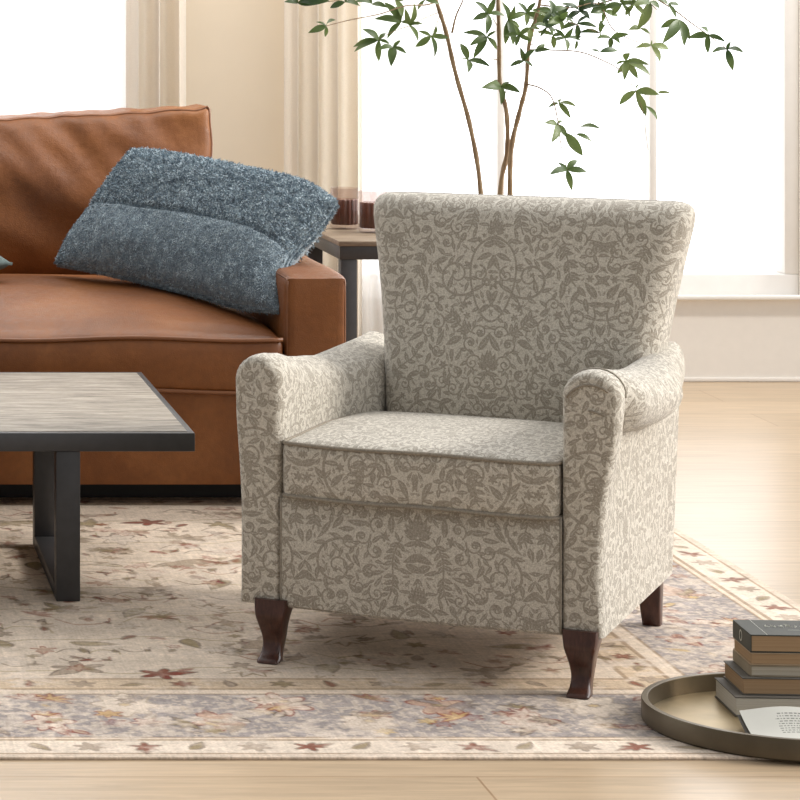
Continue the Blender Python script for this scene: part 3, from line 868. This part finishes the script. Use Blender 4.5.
for v in bm.verts: v.co += Vector((sx((AX0-1.04)/2), sy(9.33), sz(.30+.28)))
bm_obj('back_frame', bm, M['leather'], sofa, True, 60)

# ------------------------------------------------------------------ cushions on the sofa
def coons(top, bottom, left, right, u, v):
    def ev(P, t):
        q = t*(len(P)-1); i = min(int(q), len(P)-2); return P[i].lerp(P[i+1], q-i)
    T, B, Lf, R = ev(top, u), ev(bottom, u), ev(left, v), ev(right, v)
    c = (top[0]*(1-u)*(1-v)+top[-1]*u*(1-v)+bottom[0]*(1-u)*v+bottom[-1]*u*v)
    return T*(1-v)+B*v+Lf*(1-u)+R*u-c
def px_edge(pts, d0, d1):
    n = len(pts); return catmull([at(x, y, d0+(d1-d0)*i/(n-1)) for i, (x, y) in enumerate(pts)], 6)
dTL, dTR, dBR, dBL = 8.60, 8.10, 7.84, 8.50
top_e = px_edge([(134,151),(172,155),(218,164),(268,175),(310,186),(336,203)], dTL, dTR)
right_e = px_edge([(336,203),(318,229),(296,251),(286,268),(284,291),(278,311)], dTR, dBR)
bot_e = px_edge([(56,264),(100,272),(150,283),(196,294),(240,306),(278,311)], dBL, dBR)
left_e = px_edge([(134,151),(112,184),(88,219),(69,243),(56,264)], dTL, dBL)
NU, NV = 72, 44
def pil_mid(u, v): return coons(top_e, bot_e, left_e, right_e, u, v)
def pil_nrm(u, v):
    e = .02; a = pil_mid(min(1, u+e), v)-pil_mid(max(0, u-e), v); c = pil_mid(u, min(1, v+e))-pil_mid(u, max(0, v-e))
    n = a.cross(c).normalized(); return n if n.y < 0 else -n
def pil_th(u, v): return .006+.085*math.sqrt(max(0, (1-abs(2*u-1)**3.5)*(1-abs(2*v-1)**3.0)))
def pil_pt(u, v, s):
    p = pil_mid(u, v); n = pil_nrm(u, v); t = pil_th(u, v)
    dent = .010*noise.noise(Vector((u*5, v*4, 3)))
    seam = -.012*math.exp(-((v-.46-.03*(u-.5))/.02)**2) if s > 0 else 0
    return p+n*s*(t+dent*(t/.09)+seam*(t/.09))
V = []; Fc = []
for s in (1, -1):
    o = len(V)
    for j in range(NV+1):
        for i in range(NU+1): V.append(pil_pt(i/NU, j/NV, s))
    for j in range(NV):
        for i in range(NU):
            a = o+j*(NU+1)+i; Fc.append((a, a+1, a+NU+2, a+NU+1) if s > 0 else (a+NU+1, a+NU+2, a+1, a))
W1 = NU+1; off = (NV+1)*W1
rim = [i for i in range(W1)]+[j*W1+NU for j in range(1, NV+1)]+[NV*W1+i for i in range(NU-1, -1, -1)]+[j*W1 for j in range(NV-1, 0, -1)]
for k in range(len(rim)):
    a, c = rim[k], rim[(k+1) % len(rim)]; Fc.append((a, c, c+off, a+off))
org = Vector((1.08, 8.35, .5))
pil = thing('throw_pillow', 'slate blue fuzzy lumbar pillow leaning on the right end of the leather sofa', 'pillow', org)
mesh_from('pillow_cover', [v-org for v in V], Fc, M['fur_base'], pil)
# pile: short strands, longer and shaggier above the seam
rnd = random.Random(21)
V = []; Fc = []
upv = Vector((0, 0, 1))
NS = 56000
for k in range(NS):
    rimside = rnd.random()
    if rimside < .24:       # rim
        u, v = rnd.random(), rnd.random()
        q = rnd.randrange(4)
        if q == 0: v = 0
        elif q == 1: v = 1
        elif q == 2: u = 0
        else: u = 1
        s = rnd.choice((1, -1))
    else:
        u, v = rnd.random(), rnd.random(); s = 1 if rnd.random() < .94 else -1
    p = pil_pt(u, v, s); n = pil_nrm(u, v)*s
    ctr = pil_mid(.5, .5); outw = (p-ctr); e = max(abs(2*u-1), abs(2*v-1))**6
    n = (n*(1-.6*e)+outw.normalized()*.6*e).normalized()
    seamv = .46+.03*(u-.5)
    shaggy = v < seamv
    ln = rnd.uniform(.008, .015) if shaggy else rnd.uniform(.006, .010)
    lean = Vector((rnd.uniform(-1, 1), rnd.uniform(-.4, .4), rnd.uniform(-1, 1)))*(.75 if shaggy else .38)+Vector((.15, 0, -.45 if shaggy else -.55))
    d1 = (n+lean*.5).normalized(); d2 = (n*.35+lean).normalized()
    sdv = d1.cross(Vector((rnd.uniform(-1, 1), rnd.uniform(-1, 1), rnd.uniform(-1, 1)))).normalized()*(.0019 if shaggy else .0013)
    b0 = p-n*.002; m1 = b0+d1*ln*.55; t1 = m1+d2*ln*.55
    o = len(V); V += [b0-sdv, b0+sdv, m1+sdv*.9, m1-sdv*.9, t1]
    Fc += [(o, o+1, o+2, o+3), (o+3, o+2, o+4)]
me = bpy.data.meshes.new('pile'); me.from_pydata([tuple(v-org) for v in V], [], Fc)
po = link('pile', me, M['fur'], pil, True); po['kind'] = 'stuff'

# corner of a second cushion, almost wholly beyond the left edge
c2 = at(-30, 258, 8.55)
g = Geo(); n_ = 24                                    # plump square cushion with pinched edges
for sg in (1, -1):
    V = []; Fc = []
    for j in range(n_+1):
        for i in range(n_+1):
            u, v = 2*i/n_-1, 2*j/n_-1
            t = .004+.055*math.sqrt(max(0, (1-abs(u)**2.5)*(1-abs(v)**2.5)))
            V.append((.21*u*(1-.06*(1-abs(v))), .21*v*(1-.06*(1-abs(u))), sg*t))
    for j in range(n_):
        for i in range(n_):
            k = j*(n_+1)+i; Fc.append((k, k+1, k+n_+2, k+n_+1))
    g.add((V, Fc))
rim = [i for i in range(n_+1)]+[j*(n_+1)+n_ for j in range(1, n_+1)]+[n_*(n_+1)+i for i in range(n_-1, -1, -1)]+[j*(n_+1) for j in range(n_-1, 0, -1)]
o2 = (n_+1)**2
for k in range(len(rim)): a, c = rim[k], rim[(k+1) % len(rim)]; g.f.append((a, c, c+o2, a+o2))
o = g.build('throw_cushion', M['teal']); o.rotation_euler = (0, 0, .35); o.location = (cx(4, 8.5)-.255, 8.48, .588)
tag(o, 'grey green cushion at the far left edge, lying on the sofa seat', 'cushion')

# ------------------------------------------------------------------ coffee table
TZ = .3817; TY0, TY1 = 6.548, 7.572; TX1 = .892; TX0 = -.75
ct = thing('coffee_table', 'low coffee table with weathered grey wood top and dark metal sled frame', 'coffee table', (TX0, TY0, FLOOR))
Z = lambda z: z-FLOOR
W = TX1-TX0; D = TY1-TY0
bm = bmesh.new()
add_box(bm, 0, W, 0, .022, Z(TZ-.042), Z(TZ), .002); add_box(bm, 0, W, D-.022, D, Z(TZ-.042), Z(TZ), .002)
add_box(bm, W-.014, W, .0225, D-.0225, Z(TZ-.042), Z(TZ), .002); add_box(bm, 0, .014, .0225, D-.0225, Z(TZ-.042), Z(TZ), .002)
bm_obj('top_frame', bm, M['metal'], ct)
box('tabletop', .0145, W-.0145, .0225, D-.0225, Z(TZ-.035), Z(TZ+.001), M['table_wood'], ct, .001)
def sled(x0, x1):
    bm = bmesh.new(); zt = Z(TZ-.0425); R_ = .67
    add_box(bm, x0, x1, .004, .058, 0, zt, .002); add_box(bm, x0, x1, R_-.054, R_, 0, zt, .002)
    add_box(bm, x0, x1, .0585, R_-.0545, 0, .030, .002)
    return bm_obj('leg', bm, M['metal'], ct)
xl = cx(56.5, TY0)-TX0; sled(xl, xl+.054); sled(.25, .304)

# ------------------------------------------------------------------ side table with two jars
EY0, EY1 = 9.04, 9.70; EZ = .592; EX0 = 1.680; EX1 = 2.30
et = thing('side_table', 'dark metal side table with brown wood top between sofa and armchair', 'side table', (EX0, EY0, FZ))
EZ -= FZ
W, D = EX1-EX0, EY1-EY0
box('tabletop', 0, W, 0, D, EZ-.016, EZ, M['side_wood'], et, .003)
bm = bmesh.new()
add_box(bm, .004, W-.004, .004, .022, EZ-.058, EZ-.0165, .001); add_box(bm, .004, W-.004, D-.022, D-.004, EZ-.058, EZ-.0165, .001)
add_box(bm, .004, .022, .0225, D-.0225, EZ-.058, EZ-.0165, .001); add_box(bm, W-.022, W-.004, .0225, D-.0225, EZ-.058, EZ-.0165, .001)
bm_obj('apron', bm, M['metal'], et)
for x in (.008, W-.060):
    for y in (.006, D-.058):
        box('leg', x, x+.050, y, y+.050, 0, EZ-.0585, M['metal'], et, .002)
for x in (.02, W-.046):
    box('lower_rail', x, x+.026, .0565, D-.0585, .12, .146, M['metal'], et, .002)
def jar(px, pyb, d, lab):
    p = at(px, pyb, d); p.z = EZ
    t = thing('glass_candle_jar', lab, 'candle jar', (p.x, d, EZ+FZ+.0005), 0, 'ribbed candle jars on the side table')
    R, h = .0465, .134; n = 64
    outer = [(0, 0), (R*.9, 0), (R, .006), (R, h*.5), (R, h-.001), (R-.0015, h), (R-.003, h-.001), (R-.003, .016), (R*.8, .013), (0, .013)]
    V, Fc = lathe(outer, n); mesh_from('glass', V, Fc, M['tumbler'], t, True, 50)
    secs = []
    for r, z in ((.0005, .0145), (.9, .0145), (1, .017), (1, .094), (.94, .097), (.0005, .097)):
        secs.append([((R-.0035)*r*(1-.13*(.5+.5*math.cos(16*2*PI*j/128)))*math.cos(2*PI*j/128), (R-.0035)*r*(1-.13*(.5+.5*math.cos(16*2*PI*j/128)))*math.sin(2*PI*j/128), z) for j in range(128)])
    V, Fc = loft(secs); mesh_from('dark_wax', V, Fc, M['drink'], t, True, 50)
    return t
jar(344.5, 230, 9.50, 'ribbed glass jar of dark wax, beside the blue pillow tip')
jar(373, 234, 9.36, 'ribbed glass jar of dark wax, partly behind the armchair back')

# ------------------------------------------------------------------ tray with books
tx, ty = 1.855, 5.455
tray = thing('round_tray', 'large round bronze metal tray resting on the rug corner', 'tray', (tx, ty, FLOOR))
R = .262; TH_ = .040
V, Fc = lathe([(0.0005, 0), (R-.016, 0), (R-.012, .0005), (R-.012, .006), (.0005, .006)], 96); mesh_from('tray_base', V, Fc, M['brass'], tray, True, 40)
V, Fc = lathe([(R-.011, .0), (R-.003, 0), (R, .003), (R, TH_-.002), (R-.001, TH_), (R-.011, TH_), (R-.012, TH_-.001), (R-.012, .0), (R-.011, 0)], 128); mesh_from('tray_rim', V, Fc, M['brass_out'], tray, True, 40)
TB = FLOOR+.0065
BR = math.radians(9)                                  # the stack is turned a little
def pages_cover(label, x, y, z, w, d, h, rot, cm, pm, ct_=.0022, spine=True, name='book'):
    """left end is the spine; near long side shows the page edges"""
    t = thing(name, label, 'book', (x, y, z), rot, 'books stacked in the tray')
    bm = bmesh.new()
    add_box(bm, 0, w, 0, d, 0, ct_, .0006, 1); add_box(bm, 0, w, 0, d, h-ct_, h, .0006, 1)
    if spine: add_box(bm, 0, ct_, 0, d, ct_, h-ct_, 0)
    bm_obj('cover', bm, cm, t)
    box('page_block', ct_+.0002, w-.003, .0012, d-.003, ct_+.0002, h-ct_-.0002, pm, t, .0004, 1)
    return t
def unp(px, py, z):
    d = (H-z)*F/(py-PY); return (px-PX)*d/F, d
hs = [(.0375, .225, .155), (.0325, .205, .142), (.0215, .190, .132), (.0235, .190, .132), (.034, .190, .132)]
z = TB; zs = []
for h_, *_ in hs: zs.append(z); z += h_+.0004
fx = [(734.7, 717), (742, 694.6), (750, 677), (750, 664.5), (750, 652)]
labs = ['thick pale grey book at the bottom of the stack in the tray', 'tan paged book with dark cover, second from bottom of the stack',
        'olive grey edged book in the middle of the stack', 'thin tan book just under the dark topmost book', 'dark green grey book with pale lettering on top of the stack']
mats = [(M['cover_grey'], M['pages_pale']), (M['cover_grey'], M['pages_tan']), (M['cover_olive'], M['pages_grey']), (M['cover_tan'], M['pages_tan']), (M['cover_dark'], M['pages_tan'])]
books = []
ang = [-.06, -.06, -.065, -.065, -.065]
for i, ((h_, w_, d_), (px, py)) in enumerate(zip(hs, fx)):
    d = 5.52 if i > 1 else (5.512 if i == 1 else 5.498)
    X = (px+.5-PX)*d/F
    books.append(pages_cover(labs[i], X, d, zs[i], w_, d_, h_, ang[i], mats[i][0], mats[i][1], .0022, i in (2, 4)))
# lettering and emblem of the top cover, as far as the photo shows them
def text_mesh(s, size, mat, parent, loc, rot=(0,0,0), name='lettering'):
    cu = bpy.data.curves.new(name, 'FONT'); cu.body = s; cu.size = size; cu.extrude = .0001; cu.align_x = 'LEFT'
    to = bpy.data.objects.new(name, cu); COL.objects.link(to)
    dg = bpy.context.evaluated_depsgraph_get(); me = bpy.data.meshes.new_from_object(to.evaluated_get(dg))
    COL.objects.unlink(to); bpy.data.objects.remove(to)
    o = link(name, me, mat, parent, False); o.location = loc; o.rotation_euler = rot; return o
tb = books[4]; ht = hs[4][0]
rnd = random.Random(8); g = Geo()                     # worn, unreadable pale title
x = .046
for k in range(8):
    wg = rnd.uniform(.008, .012); hg = rnd.choice((.020, .020, .030))
    for _ in range(3):
        p = [(x+rnd.uniform(0, wg), .066+rnd.uniform(0, hg), ht+.0004) for _ in range(3)]
        g.add(tube_geo(catmull(p, 4), .0007, 4))
    x += wg+.003
g.build('lettering', M['ink_pale'], tb, False)
bm = bmesh.new()
add_box(bm, .0315, .0322, .001, .131, ht, ht+.0002); add_box(bm, .082, .104, .045, .0462, ht, ht+.0002); add_box(bm, .128, .1287, .001, .131, ht, ht+.0002)
bm_obj('cover_rule', bm, M['ink_pale'], tb, False)
V, Fc = lathe([(.0075, 0), (.010, 0), (.010, .0003), (.0075, .0003)], 24)
e = mesh_from('spine_emblem', [(-z_, x_*1.0, y_*1.1) for x_, y_, z_ in V], Fc, M['ink_pale'], tb, False); e.location = (-.0001, .072, ht/2)
# open booklet leaning on the stack
bk = thing('open_booklet', 'open pale paperback lying face up against the bottom book in the tray', 'booklet', (1.752, 5.338, TB), math.radians(-6))
def leafsheet(z0, z1, x0, lift):
    nx, ny = 24, 10; V = []; Fc = []; wdt, dp = .20, .148
    def zz(u, v): return lift*(math.sin(PI*min(1, u*1.15))**1.2)*(.55+.45*v)+.020*v*v
    for lay in (0, 1):
        for j in range(ny+1):
            for i in range(nx+1):
                u, v = i/nx, j/ny; V.append((x0+u*wdt+.03*v*0-.004*lay, v*dp-.06, (z1 if lay else z0)+zz(u, v)))
    for j in range(ny):
        for i in range(nx):
            a = j*(nx+1)+i; b_ = a+(nx+1)*(ny+1); Fc += [(a, a+nx+1, a+nx+2, a+1), (b_, b_+1, b_+nx+2, b_+nx+1)]
    ring = [i for i in range(nx+1)]+[j*(nx+1)+nx for j in range(1, ny+1)]+[ny*(nx+1)+i for i in range(nx-1, -1, -1)]+[j*(nx+1) for j in range(ny-1, 0, -1)]
    o = (nx+1)*(ny+1)
    for k in range(len(ring)):
        a, c = ring[k], ring[(k+1) % len(ring)]; Fc.append((a, c, c+o, a+o))
    return V, Fc, zz, wdt, dp
V, Fc, zz, wdt, dp = leafsheet(.002, .010, 0, .010); mesh_from('page_block', V, Fc, M['page_white'], bk, True, 40)
V, Fc, *_ = leafsheet(.0, .0018, -.004, .010); mesh_from('cover', V, Fc, M['cover_grey'], bk, True, 40)
g = Geo()
rnd = random.Random(5)
for j in range(9):                                    # unreadably small lines of print
    v0 = .28+j*.068; u = .26
    while u < .72:
        wl = rnd.uniform(.010, .035); u1 = min(.74, u+wl)
        q = []
        for (a, c) in ((u, v0), (u1, v0), (u1, v0+.026), (u, v0+.026)): q.append((a*wdt, c*dp-.06, .0104+zz(a, c)))
        g.add((q, [(0, 1, 2, 3)])); u = u1+.012
g.build('print', M['ink_dark'], bk, False)

# ------------------------------------------------------------------ plant behind the armchair
PD = 7.55
base = at(496, 200, PD); 
plant = thing('potted_tree', 'slender indoor tree with whorled green leaves behind the armchair', 'plant', (base.x, PD+.02, FLOOR))
po_ = plant.location.copy()
def PT(px, py, dd=0): return at(px, py, PD+dd)-po_
V, Fc = lathe([(.0005, 0), (.10, 0), (.118, .012), (.142, .16), (.148, .27), (.150, .285), (.140, .288), (.134, .27), (.132, .255), (.0005, .25)], 48)
mesh_from('pot', V, Fc, M['pot'], plant, True, 40)
V, Fc = lathe([(.0005, .262), (.06, .266), (.1315, .258)], 32); mesh_from('soil', V, Fc, M['soil'], plant)
def stem(name, pts, r0, r1):
    P = catmull(pts, 8); n = len(P); rad = [(r0+(r1-r0)*i/(n-1))*(1+.10*math.sin(i*1.3)) for i in range(n)]
    V, Fc = tube_geo(P, rad, 8); return mesh_from(name, V, Fc, M['bark'], plant)
stem('trunk', [(-.02, 0, .25), PT(487, 330, .0), PT(481, 196), PT(471, 130), PT(456, 75), PT(446, 32), PT(436, 0), PT(424, -45)], .0068, .0050)
stem('trunk', [(.0, .01, .25), PT(497, 330, .02), PT(500, 196, .02), PT(507, 152, .02), PT(506.5, 112), PT(500, 85), PT(499, 40), PT(498, 0), PT(497, -50)], .0072, .0045)
stem('trunk', [(.02, -.01, .25), PT(511, 330), PT(510, 196), PT(511.5, 148), PT(520, 110), PT(526, 85), PT(529, 45), PT(538, 10), PT(546, -30)], .0076, .0045)
g = Geo()
def twig(pts, r=.0016):
    r *= .8
    P = catmull(pts, 6); n = len(P); g.add(tube_geo(P, [r*(1-.6*i/n) for i in range(n)], 5))
twig([PT(452, 33), PT(456, 16), PT(463, 0), PT(470, -20)], .004)
twig([PT(440, 12), PT(425, 18, -.03), PT(408, 28, -.05), PT(393, 47, -.06)])
twig([PT(436, 2), PT(425, 5, -.03), PT(405, 6, -.08), PT(380, 14, -.1), PT(350, 20, -.12), PT(326, 26, -.14)], .003)
twig([PT(430, -25), PT(380, -10, -.05), PT(340, 0, -.1), PT(298, 3, -.15)], .003)
twig([PT(440, 14), PT(436, 26, -.02), PT(431, 36, -.03)])
twig([PT(409, 26, -.05), PT(392, 32, -.05), PT(379, 40, -.05)])
twig([PT(504, 100), PT(510, 75, -.04), PT(522, 62, -.07)])
twig([PT(499, 60), PT(485, 58, -.03), PT(468, 60, -.05)])
twig([PT(500, 50), PT(493, 42, -.03), PT(487, 36, -.04)])
twig([PT(499, 30), PT(494, 20, -.02), PT(488, 13, -.03)])
twig([PT(526, 84), PT(540, 88, -.05), PT(552, 98, -.1), PT(558, 122, -.12), PT(561, 145, -.12), PT(567, 170, -.1)], .0028)
twig([PT(530, 50), PT(548, 50, -.05), PT(580, 52, -.1), PT(606, 62, -.14), PT(622, 72, -.15), PT(636, 91, -.15)], .003)
twig([PT(540, 5), PT(570, 8, .03), PT(598, 4, .05), PT(612, 28, .06), PT(632, 40, .06), PT(651, 45, .06)], .003)
twig([PT(598, 4, .05), PT(640, -6, .05), PT(668, 6, .05), PT(690, 22, .05), PT(708, 35, .05), PT(727, 49, .04)], .0034)
twig([PT(532, 36), PT(545, 30, .02), PT(556, 18, .03), PT(580, 12, .04)])
twig([PT(640, -6, .05), PT(655, 8, .03), PT(668, 22, .02)])
twig([PT(530, 45), PT(545, 42, -.02), PT(553, 36, -.03)])
twig([PT(556, 18, .03), PT(580, 26, .0), PT(600, 33, 0), PT(611, 38, 0)])
twig([PT(636, 92, -.15), PT(643, 112, -.15), PT(646, 135, -.14), PT(648, 150, -.14)], .0012)
g.build('twigs', M['bark'], plant)
LG = Geo(); rl = random.Random(17)
def leaflet(p, q, wf=.30):
    p, q = Vector(p), Vector(q); ax = q-p; Ln = ax.length
    if Ln < .005: return
    t = ax.normalized(); up = Vector((rl.uniform(-.5, .5), -1, rl.uniform(.2, 1.0))).normalized()
    sd = t.cross(up).normalized(); nr = sd.cross(t).normalized(); Wd = Ln*wf*.5
    V = []; n = 7
    for i in range(n+1):
        s = i/n; w_ = Wd*math.sin(PI*min(1, s**.85*.97+.03))**.9; c = p+ax*s+nr*(.10*Ln*math.sin(PI*s))
        V += [c-sd*w_+nr*w_*.35, c, c+sd*w_+nr*w_*.35]
    Fc = []
    for i in range(n):
        a = i*3; Fc += [(a, a+1, a+4, a+3), (a+1, a+2, a+5, a+4)]
    LG.add((V, Fc))
def whorl(c, tips, dd=0, wf=.32):
    C = PT(c[0], c[1], dd)
    for (x, y) in tips:
        leaflet(C, PT(x, y, dd+rl.uniform(-.05, .035)), wf*rl.uniform(.85, 1.15))
Wh = [
 ((326,26), [(308,33),(325,37),(336,20),(316,22)], -.14), ((379,40), [(362,29),(353,47),(354,52),(379,62),(390,44),(386,33)], -.05),
 ((393,47), [(391,67),(407,54),(401,40),(378,50)], -.06), ((401,22), [(374,19),(384,2),(387,39),(419,25),(396,6)], -.03),
 ((409,25), [(418,42),(423,24),(405,8),(414,3)], -.05), ((431,36), [(415,47),(434,58),(449,38),(418,31),(436,25)], -.03),
 ((488,14), [(474,1),(472,20),(496,-4),(505,16),(486,35)], -.03), ((487,37), [(462,33),(469,46),(473,59),(497,50),(496,31)], -.04),
 ((468,60), [(460,43),(491,67),(468,73),(457,61)], -.05), ((501,86), [(481,88),(501,105),(521,93),(511,83),(494,80)], -.01),
 ((508,20), [(513,46),(520,28),(505,45),(515,5),(502,2),(526,14)], -.03), ((524,61), [(509,67),(536,49),(533,68),(520,47)], -.07),
 ((553,35), [(536,32),(554,49),(564,35),(545,24)], -.03), ((555,17), [(531,10),(532,22),(545,28),(575,20),(570,5),(548,0)], .03),
 ((580,11), [(560,4),(566,22),(590,20),(602,6),(583,-6),(596,-2)], .04), ((577,24), [(560,30),(577,40),(598,28),(590,16)], .02),
 ((600,33), [(578,33),(601,20),(594,42),(606,24)], 0), ((611,38), [(630,34),(610,51),(596,38),(620,44)], 0), ((577,40), [(575,50),(580,36)], 0),
 ((651,45), [(635,48),(660,63),(652,40),(669,49)], .06), ((626,61), [(615,65),(628,53),(649,65),(638,79),(624,81),(650,75),(617,74)], -.14),
 ((636,91), [(619,105),(646,116),(660,95),(640,84)], -.15), ((658,93), [(671,93),(664,92)], -.14), ((646,106), [(658,121)], -.14),
 ((559,103), [(548,108),(571,119),(577,107),(562,99)], -.1), ((557,124), [(544,123),(551,143),(567,138),(563,121)], -.12), ((576,134), [(592,142)], -.1), ((566,133), [(583,156)], -.12),
 ((580,127), [(601,129)], -.1), ((567,170), [(549,175),(572,191),(587,172),(577,160),(557,162)], -.1),
 ((708,35), [(687,38),(708,54),(726,42),(700,27)], .05), ((727,49), [(711,53),(733,71),(744,53),(731,41)], .04),
 ((680,20), [(662,44),(690,40),(684,47),(660,28)], .03), ((668,4), [(654,-2),(676,18),(680,6)], .03),
 ((650,2), [(637,30),(645,20),(632,6),(660,10)], .03), ((622,4), [(600,10),(612,16),(630,18),(640,4),(618,-8)], .03), ((606,4), [(595,-3),(590,14),(616,14)], .04),
 ((530,28), [(548,12),(541,30),(520,36),(528,44)], 0), ((535,52), [(551,50),(545,44)], -.06), ((600,52), [(618,51),(590,50)], -.12),
 ((298,3), [(284,2),(312,5),(330,1),(290,-6)], -.15), ((345,2), [(360,6),(330,8),(348,-6)], -.1), ((372,4), [(354,2),(388,8),(366,-6)], -.08), ((395,0), [(412,-4),(402,18),(385,-5)], -.05),
 ((425,0), [(440,4),(418,10),(410,-4)], -.03), ((640,28), [(650,34),(628,30)], .05),
]
for c, tips, dd in Wh: whorl(c, tips, dd)
for _ in range(9):
    c = (rl.uniform(518, 668), rl.uniform(-4, 40)); dd = rl.uniform(-.2, .2); a0 = rl.uniform(0, 6)
    g2 = rl.uniform(12, 17)
    whorl(c, [(c[0]+g2*math.cos(a0+k*2*PI/5), c[1]+g2*.8*math.sin(a0+k*2*PI/5)) for k in range(5)], dd)
for _ in range(45):                                   # the crown continues above the picture
    c = (rl.uniform(300, 690), rl.uniform(-150, -25)); dd = rl.uniform(-.3, .3)
    whorl(c, [(c[0]+24*math.cos(a), c[1]+20*math.sin(a)) for a in [rl.uniform(0, .5)+k*2*PI/5 for k in range(5)]], dd)
for k in range(26):
    a = rl.uniform(0, 2*PI)
LG.build('foliage', M['leaf'], plant)

# ------------------------------------------------------------------ light
w = bpy.data.worlds.new('daylight'); SC.world = w; w.use_nodes = True; nt = w.node_tree; nt.nodes.clear()
out = nt.nodes.new('ShaderNodeOutputWorld'); bg = nt.nodes.new('ShaderNodeBackground')
tc = nt.nodes.new('ShaderNodeTexCoord'); sp = nt.nodes.new('ShaderNodeSeparateXYZ'); nt.links.new(tc.outputs['Generated'], sp.inputs[0])
def maprange(sock, a, b_, c, d):
    n = nt.nodes.new('ShaderNodeMapRange'); n.interpolation_type = 'SMOOTHSTEP'
    for i, v in enumerate((a, b_, c, d)): n.inputs[i+1].default_value = v
    nt.links.new(sock, n.inputs[0]); return n.outputs[0]
def add(a, b_):
    n = nt.nodes.new('ShaderNodeMath'); n.operation = 'ADD'; nt.links.new(a, n.inputs[0]); nt.links.new(b_, n.inputs[1]); return n.outputs[0]
sy_ = maprange(sp.outputs[1], -.2, .9, 0.34, 2.6)       # brightest beyond the window wall
sx_ = maprange(sp.outputs[0], -.15, .9, 0.0, 1.15)       # bright from the right
nt.links.new(add(sy_, sx_), bg.inputs['Strength'])
bg.inputs[0].default_value = (.985, .99, 1.0, 1)
nt.links.new(bg.outputs[0], out.inputs[0])
sl = bpy.data.lights.new('sun', 'SUN'); sl.energy = 2.95; sl.angle = math.radians(14); sl.color = (1, .965, .92)
so = bpy.data.objects.new('sun', sl); COL.objects.link(so)
dirv = Vector((-1, .05, -.56)); so.rotation_euler = dirv.to_track_quat('-Z', 'Y').to_euler()
so.location = (6, 12, 6)

al = bpy.data.lights.new('wall_fill_light', 'AREA'); al.shape = 'RECTANGLE'; al.size = 6.0; al.size_y = .25; al.energy = 85; al.color = (1, .972, .925)  # added fill light out of view, brightens the window wall and curtains
ao = bpy.data.objects.new('wall_fill_light', al); COL.objects.link(ao); ao.location = (2.0, 8.95, 3.0)
ao.rotation_euler = (Vector((2.0, 10.2, .9))-Vector((2.0, 8.95, 3.0))).to_track_quat('-Z', 'Y').to_euler()

# ------------------------------------------------------------------ camera
cam = bpy.data.cameras.new('camera'); co = bpy.data.objects.new('camera', cam); COL.objects.link(co)
co.location = (0, 0, H); co.rotation_euler = (PI/2, 0, 0)
cam.sensor_width = 36; cam.lens = F/800*36
cam.shift_x = (400-PX)/800; cam.shift_y = -(400-PY)/800
SC.camera = co
SC.view_settings.view_transform = 'Standard'; SC.view_settings.look = 'None'
SC.view_settings.gamma = 1; SC.view_settings.exposure = 0; SC.view_settings.use_curve_mapping = False
